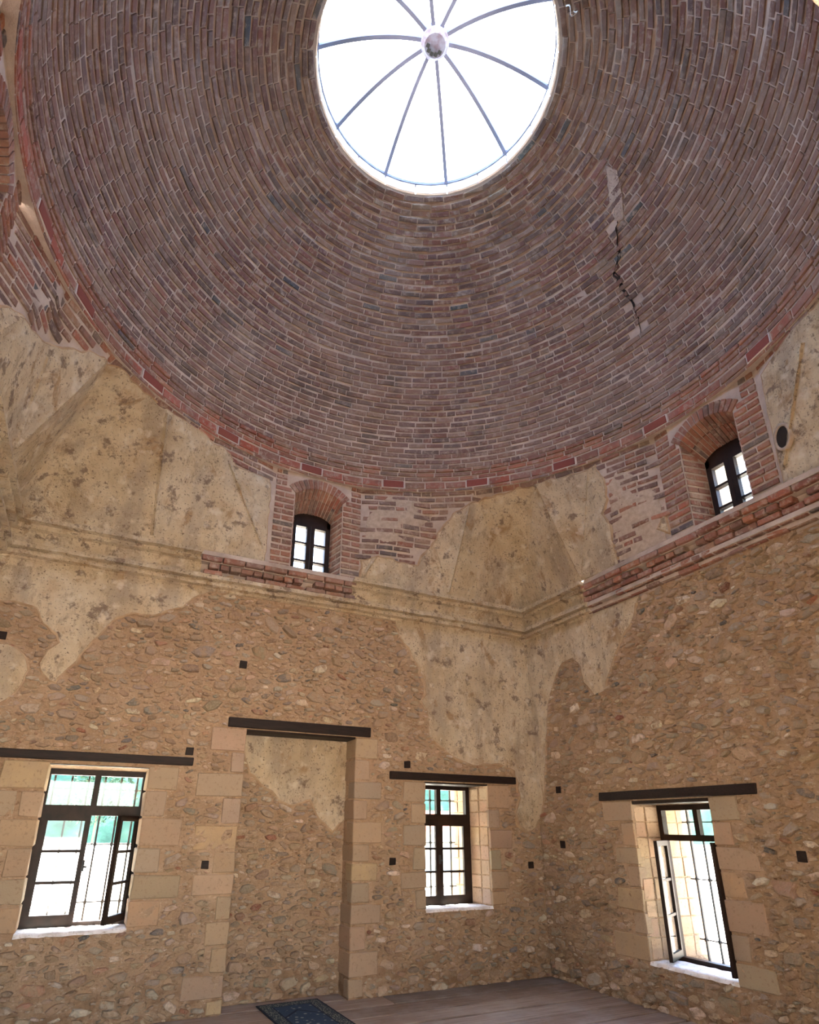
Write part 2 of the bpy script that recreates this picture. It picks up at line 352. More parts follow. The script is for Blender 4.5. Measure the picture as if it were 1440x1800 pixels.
# ------------------------------------------------------------------ walls
def inpoly(p, poly):
    x, y = p; c = False
    for i in range(len(poly)):
        x0, y0 = poly[i]; x1, y1 = poly[i-1]
        if (y0 > y) != (y1 > y) and x < (x1-x0)*(y-y0)/(y1-y0)+x0: c = not c
    return c
def axis(lo, hi, cuts, step):
    pts = sorted(set([lo, hi]+[c for c in cuts if lo < c < hi])); out = []
    for a, b in zip(pts, pts[1:]):
        n = max(1, round((b-a)/step)); out += [a+(b-a)*i/n for i in range(n)]
    return out+[hi]
def sheet(mb, M, h, us, zs, holes, amp=0., fr=5., hfn=None):
    k = {}; vs = []; fs = []
    edge = set()
    for (a, b, c, d) in holes:
        for u in us:
            for z in zs:
                if a-1e-6 <= u <= b+1e-6 and c-1e-6 <= z <= d+1e-6: edge.add((u, z))
    for i, u in enumerate(us):
        for j, z in enumerate(zs):
            hh = h
            if amp and (u, z) not in edge and 0 < i < len(us)-1:
                hh += amp*mnoise.noise(Vector((u*fr, z*fr, h*7+us[0])))+amp*.6*mnoise.noise(Vector((u*fr*2.7, z*fr*2.7, 3.1)))
            k[(i, j)] = len(vs); vs.append(M(u, hh, z))
    for i in range(len(us)-1):
        for j in range(len(zs)-1):
            um, zm = (us[i]+us[i+1])/2, (zs[j]+zs[j+1])/2
            if any(a < um < b and c < zm < d for a, b, c, d in holes): continue
            fs.append((k[i, j], k[i+1, j], k[i+1, j+1], k[i, j+1]))
    mb.add(vs, fs)
def wall(name, M, ulo, uhi, openings, niches, label, ztop=ZB, solid=(), step=.055):
    """masonry core with holes; openings are dicts, solid holes plain rectangles"""
    mb = MB()
    holes = [(o['u'][0], o['u'][1], o['z'][0], o['z'][1]) for o in openings]+[n[:4] for n in niches]+list(solid)
    cu = [x for h in holes for x in h[:2]]; cz = [x for h in holes for x in h[2:4]]
    sheet(mb, M, 0, axis(ulo, uhi, cu, step), axis(-.05, ztop, cz, step), holes, .016, 7.)
    oh = [(o['fu'][0], o['fu'][1], o['z'][0]-.03, o['ft']) for o in openings]+list(solid)
    cu = [x for h in oh for x in h[:2]]; cz = [x for h in oh for x in h[2:4]]
    sheet(mb, M, -THK, axis(ulo-.85, uhi+.85, cu, .8), axis(-.4, ztop, cz, .8), oh)
    for o in openings:
        (a, b), (c, d) = o['u'], o['z']; (fa, fb), ft = o['fu'], o['ft']
        for (p, q, r, s) in ((a, c, a, d), (a, d, b, d), (b, d, b, c), (b, c, a, c)):
            def dep(u, z): return (fa if u == a else fb), (ft if z == d else z-.005)
            n = 5
            P1, P2 = dep(p, q), dep(r, s)
            v = []; f = []
            for i in range(n+1):
                t = i/n
                for (U, Z), (U2, Z2) in (((p, q), P1), ((r, s), P2)):
                    v.append(M(U+(U2-U)*t, -DEPTH*t, Z+(Z2-Z)*t))
                if i: f.append((2*i-2, 2*i-1, 2*i+1, 2*i))
            # outer part of the reveal
            v += [M(P1[0], -THK, P1[1]-(.025 if q == c else 0)), M(P2[0], -THK, P2[1]-(.025 if s == c else 0))]; f.append((2*n, 2*n+1, 2*n+3, 2*n+2))
            mb.add(v, f)
    for (a, b, c, d) in solid:
        for (p, q, r, s) in ((a, c, a, d), (a, d, b, d), (b, d, b, c), (b, c, a, c)):
            mb.add([M(p, 0, q), M(r, 0, s), M(r, -THK, s), M(p, -THK, q)], [(0, 1, 2, 3)])
    for (a, b, c, d, dep_) in niches:
        sheet(mb, M, -dep_, axis(a, b, [], step), axis(c, d, [], step), [], .008, 5.)
        for (p, q, r, s) in ((a, c, a, d), (a, d, b, d), (b, d, b, c)):
            mb.add([M(p, 0, q), M(r, 0, s), M(r, -dep_-.02, s), M(p, -dep_-.02, q)], [(0, 1, 2, 3)])
    o = mb.build(name, M_mortar, None); tag(o, label, 'wall', kind='structure'); return o

STONE_COLS = [((.62,.48,.34),12),((.55,.40,.27),10),((.70,.58,.44),8),((.50,.42,.33),5),((.40,.35,.29),2.5),((.25,.245,.235),.8),((.55,.33,.22),1.2),((.42,.19,.12),.3),((.78,.68,.55),4)]
def stone(M, uc, zc, a, b, rot, h0=0., Hs=1.):
    n = random.randint(6, 9); H = random.uniform(.015, .046)*Hs*(.6+.6*min(1, a/.10))
    ca, sa = math.cos(rot), math.sin(rot); rr = [random.uniform(.70, 1.12) for _ in range(n)]; sq = random.uniform(.6, 1.0)
    base = []
    for i in range(n):
        t = 2*math.pi*(i+random.uniform(-.28, .28))/n
        x = math.copysign(abs(math.cos(t))**sq, math.cos(t))*a*rr[i]; y = math.copysign(abs(math.sin(t))**sq, math.sin(t))*b*rr[i]
        base.append((x*ca-y*sa, x*sa+y*ca))
    vs = []; tilt = random.uniform(-.22, .22), random.uniform(-.55, .45)
    for h, k in ((-.015, 1.0), (H*.6, .97), (H, .82)):
        for x, y in base:
            hh = h
            if h > 0: hh = max(.001, h+random.uniform(-.004, .004)+(tilt[0]*x+tilt[1]*y))
            vs.append(M(uc+x*k, h0+hh, zc+y*k))
    vs.append(M(uc+a*random.uniform(-.3, .3), h0+H*1.15, zc+b*random.uniform(-.3, .3))); f = []
    for r in (0, n):
        for i in range(n): j = (i+1) % n; f.append((r+i, r+j, r+n+j, r+n+i))
    for i in range(n): f.append((2*n+i, 2*n+(i+1) % n, 3*n))
    col = jc(random.choices([c for c, w in STONE_COLS], [w for c, w in STONE_COLS])[0], .28)
    mb = MB(); mb.add(vs, f, col)
    return mb, area_px(vs[n:2*n])
def rubble(M, ulo, uhi, zlo, zhi, blocks, polys, parent, h0=0., seed=1, limit=300, scale=1., slope=0.):
    random.seed(seed); g = .01; nu, nz = int((uhi-ulo)/g)+1, int((zhi-zlo)/g)+1
    occ = np.zeros((nu, nz), bool)
    U = ulo+g*(np.arange(nu)+.5); Z = zlo+g*(np.arange(nz)+.5)
    for (a, b, c, d) in blocks: occ[np.ix_((U > a-.012) & (U < b+.012), (Z > c-.012) & (Z < d+.012))] = True
    for poly in polys:
        for i, u in enumerate(U):
            for j in range(0, nz):
                if inpoly((u, Z[j]), poly): occ[i, j] = True
    out = []
    sizes = [(.115, .065, 70), (.090, .046, 520), (.070, .031, 3000), (.052, .022, 10000), (.034, .016, 15000), (.021, .010, 11000)]
    ar = (uhi-ulo)*(zhi-zlo)/27.
    for a0, b0, cnt in sizes:
        for _ in range(int(cnt*ar)):
            a = a0*random.uniform(.8, 1.2)*scale; b = b0*random.uniform(.75, 1.2)*scale
            uc = random.uniform(ulo+a*.6, uhi-a*.6); zc = random.uniform(zlo+b*.6, zhi-b*.6)
            rot = random.gauss(slope, .24)
            i0, i1 = int((uc-a-ulo)/g)-1, int((uc+a-ulo)/g)+2; j0, j1 = int((zc-a*.35-b-zlo)/g)-1, int((zc+a*.35+b-zlo)/g)+2
            i0, j0 = max(0, i0), max(0, j0); i1, j1 = min(nu, i1), min(nz, j1)
            uu = U[i0:i1, None]-uc; zz = Z[None, j0:j1]-zc; c, s = math.cos(rot), math.sin(rot)
            x = uu*c+zz*s; y = -uu*s+zz*c; m = 1.0
            e = (np.abs(x)/(a+.001))**2.2+(np.abs(y)/(b+.001))**2.2 < 1
            if (occ[i0:i1, j0:j1] & e).any(): continue
            e2 = (np.abs(x)/(a+.004))**2.2+(np.abs(y)/(b+.004))**2.2 < 1
            occ[i0:i1, j0:j1] |= e2
            out.append(stone(M, uc, zc, a, b, rot, h0))
    emit(out, 'stone', 'small_stones', M_stone, parent, limit, smooth=False)
def quoins(M, Q, parent, op=None, prow=.012, flip=1):
    for (a, b, c, d) in Q:
        mb = MB(); dep_ = random.choice([.17, .27, .33]) if (b-a) > .25 else random.choice([.12, .34, .30])
        a2, b2 = a+.006, b-.006
        if op:                       # the side that faces the opening stands a little proud of the reveal
            mid = (op[0]+op[1])/2
            if (a+b)/2 < mid: b2 = b+.008 if abs(b-op[0]) < .05 else b2
            else: a2 = a-.008 if abs(a-op[1]) < .05 else a2
        cham(mb, a2, b2, -dep_, prow+random.uniform(-.004, .006), c+.005, d-.005, .008, M, jc(random.choice([(.45,.33,.22),(.42,.32,.22),(.46,.35,.24),(.42,.33,.24),(.48,.34,.21)]), .08), .006)
        mb.build('quoin_block', M_quoin, parent)
def reveal_stones(M, o, parent, z0, z1, seed):
    """rubble and blocks in the window jambs"""
    random.seed(seed)
    for side in (0, 1):
        z = z0+.02
        while z < z1-.08:
            hgt = random.uniform(.14, .25); top = min(z+hgt, z1-.01)
            fr, fb = o['u'][side], o['fu'][side]
            def P(h, zz, k, fr=fr, fb=fb, side=side):
                t = min(1, max(0, h/DEPTH)); u = fr+(fb-fr)*t
                return M(u+(k if side == 0 else -k), -h, zz)
            for (h0, h1) in ((.02, .16), (.17, DEPTH-.01), (.44, .62), (.63, .83)):
                if h1-h0 < .05: continue
                mb = MB(); piece(mb, P, h0+.005, h1-.005, z+.006, top-.006, random.uniform(.004, .012), jc((.58, .42, .29), .12)); mb.build('jamb_block', M_quoin, parent)
            z = top
def plaster(P, poly, parent, name='plaster_patch', th=.028, step=.085, rim=True, fixed=lambda p: False, nz=.03, seed=0., wedge=1.0, smooth=True, m=None):
    pm = m or M_plaster
    """a sheet of plaster with the given outline in the surface's own coordinates (v scaled by wedge for spacing)"""
    out = []
    n = len(poly)
    for i in range(n):
        a, b = poly[i], poly[(i+1) % n]; L = math.hypot((b[0]-a[0])*wedge, b[1]-a[1]); k = max(1, int(L/.05))
        for t in range(k):
            q = (a[0]+(b[0]-a[0])*t/k, a[1]+(b[1]-a[1])*t/k)
            if not (fixed(a) and fixed(b)) and not fixed(q):
                w = nz*mnoise.noise(Vector((q[0]*wedge*7, q[1]*7, seed)))+nz*.5*mnoise.noise(Vector((q[0]*wedge*19, q[1]*19, seed)))
                w2 = nz*mnoise.noise(Vector((q[0]*wedge*7, q[1]*7, seed+9)))
                q = (q[0]+w/wedge, q[1]+w2)
            out.append(q)
    xs = [p[0] for p in out]; ys = [p[1] for p in out]; pts = [Vector((p[0]*wedge, p[1])) for p in out]; nb = len(out)
    x = min(xs)
    gx = step/wedge
    while x < max(xs):
        y = min(ys)
        while y < max(ys):
            q = (x+random.uniform(-.2, .2)*gx, y+random.uniform(-.2, .2)*step)
            if inpoly(q, out) and min((q[0]-o[0])**2*wedge*wedge+(q[1]-o[1])**2 for o in out) > (.03)**2: pts.append(Vector((q[0]*wedge, q[1])))
            y += step
        x += gx
    V, _, Fc, *_ = delaunay_2d_cdt(pts, [], [list(range(nb))], 1, 1e-5)
    mb = MB(); vs = []
    for i, v in enumerate(V):
        u, z = v[0]/wedge, v[1]; h = th*(1+.35*mnoise.noise(Vector((v[0]*4, v[1]*4, seed))))
        if i < nb: h *= .75
        vs.append(P(u, z, h))
    mb.add(vs, [tuple(f) for f in Fc])
    side = []; m = len(out)
    for (u, z) in out: side.append(P(u, z, th*.75)); side.append(P(u, z, -.02))
    mb.add(side, [(2*i, 2*i+1, (2*i+3) % (2*m), (2*i+2) % (2*m)) for i in range(m)])
    ob = mb.build(name, pm, parent, smooth)
    if rim:
        rb = MB(); ring = []; r = .016
        for i in range(m):
            if fixed(out[i]): ring.append(None); continue
            a, b = out[i-1], out[(i+1) % m]; t = Vector(((b[0]-a[0])*wedge, b[1]-a[1]));
            if t.length < 1e-6: ring.append(None); continue
            t.normalize(); nr = Vector((t.y/wedge, -t.x)); k = len(rb.v); rr = r*random.uniform(.75, 1.3)
            for s, h in ((-1.2, -.005), (-.5, th*.75+.004), (.6, th*.55), (1.6, -.005)):
                rb.v.append(P(out[i][0]+nr.x*s*rr, out[i][1]+nr.y*s*rr, h)); rb.c.append((1, 1, 1))
            ring.append(k)
        for i in range(m):
            k, l = ring[i], ring[(i+1) % m]
            if k is None or l is None: continue
            for s in range(3): rb.f.append((k+s, k+s+1, l+s+1, l+s))
        if rb.f: rb.build('plaster_rim', M_rim, parent, True)
    return ob

NI = (-3.915, -2.62, -.04, 2.64, .29)
wl = wall('wall_left', ML, XW, 0, [OA, OB], [NI], 'rubble stone wall on the left with two windows and a walled-up doorway niche')
wr = wall('wall_right', MR, YB, 0, [OC], [], 'rubble stone wall on the right with one low casement window')
wb = wall('wall_back', MBK, XW, 0, [], [], 'rubble stone wall with the open doorway the room is seen from', solid=[(-6.15, -4.45, -.03, 2.5)], step=.3)
OD = dict(u=(-4.9, -3.95), z=(.75, 2.17), fu=(-4.93, -3.92), ft=2.15)  # opening for the added window
ww = wall('wall_side', MW, YB, 0, [OD], [], 'rubble stone wall at the far left edge beside the doorway', solid=[], step=.3)
def lintel_blocks(l): return l
BL = [o for o in QA+QN+QB]+[(*OA['u'], *OA['z']), (*OB['u'], *OB['z']), (NI[0], NI[1], 0, NI[3]), (-6.58, -4.43, 2.21, 2.31), (-4.12, -2.44, 2.64, 2.76), (-2.18, -.36, 2.17, 2.29)]
BL += [(u-.045, u+.045, z-.045, z+.045) for u, z in PUT_L]
rubble(ML, XW, -.005, 0, 4.15, BL, [PL_NE, PL_NW, PL_NWL], wl, seed=3)
BR = [o for o in QC]+[(*OC['u'], *OC['z']), (-3.05, -1.13, 1.95, 2.06)]+[(u-.045, u+.045, z-.045, z+.045) for u, z in PUT_R]
rubble(MR, YB, -.005, 0, 4.15, BR, [PL_NER], wr, seed=5, slope=-.06)
rubble(ML, NI[0]+.01, NI[1]-.01, 0, 2.6, [], [PL_NI], wl, h0=-.29, seed=11, limit=120)
quoins(ML, QA, wl, OA['u']); quoins(ML, QN, wl, (NI[0], NI[1])); quoins(ML, QB, wl, OB['u']); quoins(MR, QC, wr, OC['u'])
for (M, o, w, z0, z1, s) in ((ML, OA, wl, .75, 2.17, 1), (ML, OB, wl, .77, 2.15, 2), (MR, OC, wr, .4, 1.9, 3)): reveal_stones(M, o, w, z0, z1, s)
fx = lambda p: p[0] > -.01 or p[1] > 4.12 or p[0] < -6.56
plaster(F3(ML), PL_NE, wl, fixed=fx, seed=1); plaster(F3(MR), PL_NER, wr, fixed=fx, seed=2)
plaster(F3(ML), PL_NW, wl, fixed=fx, seed=3); plaster(F3(ML), PL_NWL, wl, fixed=fx, seed=4)
plaster(lambda u, z, h: ML(u, h-.29, z), PL_NI, wl, fixed=lambda p: p[1] > 2.6 or p[0] > -2.63 or p[0] < -3.91, seed=5, th=.02)
for M, L, w in ((ML, PUT_L, wl), (MR, PUT_R, wr)):
    for u, z in L:
        mb = MB(); s = .038*random.uniform(.95, 1.1); cham(mb, u-s, u+s, -.08, .012, z-s*1.05, z+s*1.05, .004, M, (1, 1, 1), .003); mb.build('beam_end', M_wood, w)
# timber lintels: a long outer board and a shorter one tucked under it
def lintel(M, w, a, b, z0, z1, ia, ib, iz0, th=.02):
    mb = MB(); cham(mb, a, b, -.12, th, z0, z1, .006, M, (1, 1, 1), .004); mb.build('lintel_beam', M_wood, w)
    mb = MB(); cham(mb, ia, ib, -.33, -.005, iz0, z0-.001, .005, M, (1, 1, 1), .003); mb.build('lintel_board', M_wood, w)
lintel(ML, wl, -6.54, -4.43, 2.222, 2.305, -5.80, -4.78, 2.185, .03)
lintel(ML, wl, -4.12, -2.44, 2.65, 2.755, -3.93, -2.60, 2.615, .03)
lintel(ML, wl, -2.18, -.36, 2.185, 2.275, -1.75, -.74, 2.150, .03)
lintel(MR, wr, -3.055, -1.13, 1.955, 2.045, -2.6, -1.50, 1.905, .03)
# worn stone sills
for M, o, w in ((ML, OA, wl), (ML, OB, wl), (MR, OC, wr)):
    mb = MB(); a, b = o['u']; z = o['z'][0]
    us = [a+(b-a)*i/14 for i in range(15)]; hs = [.018, .0, -.09, -.2, -.32]
    vs = [M(u, h+(.012*mnoise.noise(Vector((u*9, 2, z))) if k == 0 else 0), z+.012+.010*mnoise.noise(Vector((u*12, h*12, 1)))-(.03 if k == 0 else 0)) for u in us for k, h in enumerate(hs)]
    mb.add(vs, [(i*5+j, i*5+5+j, i*5+6+j, i*5+1+j) for i in range(14) for j in range(4)]); mb.build('window_sill', M_quoin, w, True)

# ------------------------------------------------------------------ floor
fl = empty('floor'); tag(fl, 'weathered grey wooden plank floor', 'floor', kind='structure')
random.seed(21); y = .30; k = 0
while y > YB-1.0:
    w = .325 if k else .38
    x = XW+(.0 if k % 2 else -.0); lo, hi = (XW, 0) if y-w < .05 and y > YB else ((NI[0], NI[1]) if y > 0 else (XW, 0))
    if k == 0:
        segs = [(NI[0]+.002, NI[1]-.002)]; y0, y1 = .295, .004
    else:
        y0, y1 = y, y-w; cut = [random.uniform(-4.2, -1.8)]; segs = [(XW+.003, cut[0]-.003), (cut[0]+.003, -.003)]
    if y1 < YB: segs = [(max(a, -6.15), min(b, -4.45)) for a, b in segs if b > -6.15 and a < -4.45]
    gp = .034 if k % 3 == 0 else .016
    for a, b in segs:
        mb = MB(); cham(mb, a, b, y1+gp, y0-.010, -.05, 0+random.uniform(-.003, .001), .004, lambda p, q, r: (p, q, r), jc((.86, .80, .75), .3), 0.)
        mb.build('floor_plank', M_plank, fl)
    y = .0 if k == 0 else y-w
    k += 1
mb = MB(); mb.box(XW-.8, .8, YB-1.2, .8, -.3, -.055); mb.build('sub_floor', M_void, fl)
# a small stray stone chip or two on the boards
# ------------------------------------------------------------------ rug
rug = MB(); nx, ny = 14, 24
vs = [(.32*(2*i/nx-1), .60*(2*j/ny-1), .008+.004*max(0, mnoise.noise(Vector((i*.5, j*.5, 4))))) for i in range(nx+1) for j in range(ny+1)]
fs = [(i*(ny+1)+j, (i+1)*(ny+1)+j, (i+1)*(ny+1)+j+1, i*(ny+1)+j+1) for i in range(nx) for j in range(ny)]
rug.add(vs, fs); rug.box(-.32, .32, -.60, .60, .001, .0075)
ro = rug.build('prayer_rug', M_rug, None); ro.location = (-3.205, -.475, 0.002); ro.rotation_euler = (0, 0, rad(2))
tag(ro, 'small dark blue and green patterned prayer rug lying in front of the walled-up doorway', 'rug')

# ------------------------------------------------------------------ windows
def bars(mb, M, lst, col=(1, 1, 1)):
    for (u0, u1, h0, h1, z0, z1) in lst: mb.box(u0, u1, h0, h1, z0, z1, M, col)
def leaf(M, root, hinge, width, sgn, z0, z1, ang, rows, hd):
    """casement leaf: local x runs from the hinge to the free stile; swings into the room by ang"""
    ca, sa = math.cos(rad(ang)), math.sin(rad(ang))
    def Q(x, t, z): # x along leaf, t through its thickness (towards the room)
        return M(hinge+sgn*(x*ca-t*sa), hd+x*sa+t*ca, z)
    mb = MB(); st = .05
    for (a, b, c, d) in ((0, st, z0, z1), (width-st, width, z0, z1), (st, width-st, z0, z0+.065), (st, width-st, z1-st, z1)): mb.box(a, b, 0, .035, c, d, Q)
    zi0, zi1 = z0+.065, z1-st; step = (zi1-zi0)/rows
    for r in range(1, rows): mb.box(st, width-st, .005, .030, zi0+r*step-.013, zi0+r*step+.013, Q)
    lf = mb.build('casement', M_frame, root)
    for r in range(rows):
        g = MB(); g.box(st, width-st, .015, .019, zi0+r*step+(.013 if r else 0), zi0+(r+1)*step-(.013 if r < rows-1 else 0), Q); g.build('pane', M_glass, lf)
    return lf
def window(name, M, o, label, angs, trans, latch=True, sill_dz=0., grille=True):
    (a, b), (c, d) = o['fu'], (o['z'][0]-.005+sill_dz, o['ft']); root = empty(name, M((a+b)/2, -DEPTH, c)); tag(root, label, 'window', kind='structure')
    def MM(u, h, z): p = M(u, h, z); r = root.location; return (p[0]-r.x, p[1]-r.y, p[2]-r.z)
    f = MB(); m = (a+b)/2; fw = .055; h0, h1 = -DEPTH-.07, -DEPTH; t0, t1 = trans
    bars(f, MM, [(a, a+fw, h0, h1, c, d), (b-fw, b, h0, h1, c, d), (a+fw, b-fw, h0, h1, d-fw, d), (a+fw, b-fw, h0, h1, c, c+.05), (a+fw, b-fw, h0, h1, t0, t1), (m-.028, m+.028, h0+.01, h1-.002, t1, d-fw)])
    f.build('window_frame', M_frame, root)
    for (p, q) in ((a+fw, m-.028), (m+.028, b-fw)):
        g = MB(); g.box(p, q, h0+.03, h0+.034, t1, d-fw, MM); g.build('transom_pane', M_glass, root)
    lw = (b-a-2*fw)/2-.001; la, ra = angs        # la: leaf hinged at low u, ra: at high u
    leaf(MM, root, a+fw, lw, 1, c+.05, t0, la, 3, h1-.035)
    leaf(MM, root, b-fw, lw, -1, c+.05, t0, ra, 3, h1-.035)
    if la == 0 or ra == 0:
        hb = MB(); bars(hb, MM, [(m-.012, m+.012, h1, h1+.018, (c+t0)/2-.01, (c+t0)/2+.09), (m-.006, m+.035, h1+.018, h1+.03, (c+t0)/2+.02, (c+t0)/2+.04)]); hb.build('latch', M_iron, root)
    if grille:
        gr = MB(); gh = -.72; nv = 6; r = .009
        for i in range(nv):
            u = a+(b-a)*(i+.5)/nv; gr.box(u-r, u+r, gh-r, gh+r, c-.02, d, MM)
        nh = 3
        for j in range(nh):
            z = c+.18+(d-c-.35)*j/(nh-1)
            gr.box(a, b, gh-.005, gh+.005, z-.006, z+.006, MM)
            for i in range(nv):
                u = a+(b-a)*(i+.5)/nv; gr.box(u-.014, u+.014, gh-.014, gh+.014, z-.016, z+.016, MM)
        gr.build('iron_grille', M_iron, root)
    return root
window('window_1', ML, OA, 'dark wooden casement window at the left edge with its right leaf standing ajar', (0, 62), (1.735, 1.83))
window('window_2', ML, OB, 'closed dark wooden casement window between the niche and the room corner', (0, 0), (1.72, 1.81))
window('window_3', MR, OC, 'low dark wooden casement window in the right wall, both leaves swung inward', (90, 63), (1.54, 1.60))

window('added_window', MW, OD, 'casement window added to the unseen side wall to let in more daylight', (0, 0), (1.72, 1.81))  # added out of view so daylight brightens the right wall
# ------------------------------------------------------------------ upper zone: pendentives
def knots():
    K = []
    def top(a): return Vector((CX+RD*math.cos(rad(a)), CY+RD*math.sin(rad(a))))
    for k, (c, ds, de) in enumerate([((0, 0), (0, -1), (-1, 0)), ((XW, 0), (1, 0), (0, -1)), ((XW, YB), (0, 1), (1, 0)), ((0, YB), (-1, 0), (0, 1))]):
        c = Vector(c); ds = Vector(ds); de = Vector(de); a0 = 45+90*k
        Ls, Le = (2.74 if k == 2 else 2.64), (2.74 if k == 1 else 2.64)
        if k == 2: Ls = 2.64
        if k == 2: Le = 2.74
        if k == 1: Ls, Le = 2.74, 2.64
        def P(d, v, o=None):
            q = c+v*d
            if abs(d-1.38) < .01: q = q+(de if v is ds else ds)*.15
            return q
        K.append([(P(Ls, ds), P(Ls, ds)), (P(Ls, ds), top(a0-20)), (P(1.38, ds), top(a0-20)), (P(1.38, ds), top(a0-7)), (P(0, ds), top(a0-7)), (P(0, de), top(a0+7)),
                  (P(1.38, de), top(a0+7)), (P(1.38, de), top(a0+20)), (P(Le, de), top(a0+20)), (P(Le, de), P(Le, de))])
    return K
KN = knots(); KALL = [p for k in KN for p in k]; OC2 = Vector((CX, CY))
def r_az(a, z):
    t = min(1, max(0, (z-ZB)/(ZT-ZB))); d = Vector((math.cos(rad(a)), math.sin(rad(a)))); pts = [b*(1-t)+q*t-OC2 for b, q in KALL]
    for i in range(len(pts)):
        p, q = pts[i], pts[(i+1) % len(pts)]; e = q-p; den = d.x*e.y-d.y*e.x
        if abs(den) < 1e-9: continue
        r = (p.x*e.y-p.y*e.x)/den; s = (p.x*d.y-p.y*d.x)/den
        if r > 0 and -1e-6 <= s <= 1+1e-6: return r
    return RD
def PU(a, z, h):
    r = r_az(a, z)-h; return (CX+r*math.cos(rad(a)), CY+r*math.sin(rad(a)), z)
wu = empty('wall_upper', (CX, CY, ZB)); tag(wu, 'band of brick window bays and faceted plaster corner triangles under the dome', 'wall', kind='structure')
def par(o): o.matrix_parent_inverse = Matrix.Translation((-CX, -CY, -ZB)); return o
class PM(MB):
    def build(s, *a, **k):
        o = MB.build(s, *a, **k); return o
wu.location = (0, 0, 0)
base = MB()
for k in KN:
    for (b0, t0), (b1, t1) in zip(k, k[1:]):
        n = 8; m = 14; vs = []
        for i in range(n+1):
            for j in range(m+1):
                s, t = i/n, j/m; b = b0.lerp(b1, s); q = t0.lerp(t1, s); p = b.lerp(q, t); vs.append((p.x, p.y, ZB+(ZT-ZB)*t))
        base.add(vs, [(i*(m+1)+j, (i+1)*(m+1)+j, (i+1)*(m+1)+j+1, i*(m+1)+j+1) for i in range(n) for j in range(m)])
base.build('pendentive_core', M_bmortar, wu)
UW = (-.33, .33); USP, UAP = 5.70, 5.84       # opening half widths about the bay centre, springing and crown
def arch_z(x, sp, ap, half): 
    R = (half*half+(ap-sp)**2)/(2*(ap-sp)); return ap-R+math.sqrt(max(0, R*R-x*x))
BR_RED = [((.34,.13,.09),5),((.28,.12,.09),4),((.40,.17,.11),3),((.24,.13,.11),2),((.36,.22,.16),2),((.15,.13,.14),.5)]
BR_DOME = [((.235,.125,.105),6),((.20,.12,.11),6),((.27,.155,.125),4),((.165,.115,.11),4),((.31,.22,.18),2),((.10,.12,.14),.3)]
def bc(P): return jc(random.choices([c for c, w in P], [w for c, w in P])[0], .15)
BAYS = {'window_4': (-3.84, -2.64), 'window_5': (-3.89, -2.64), 'window_6': (-3.84, -2.64), 'window_7': (-3.89, -2.64)}
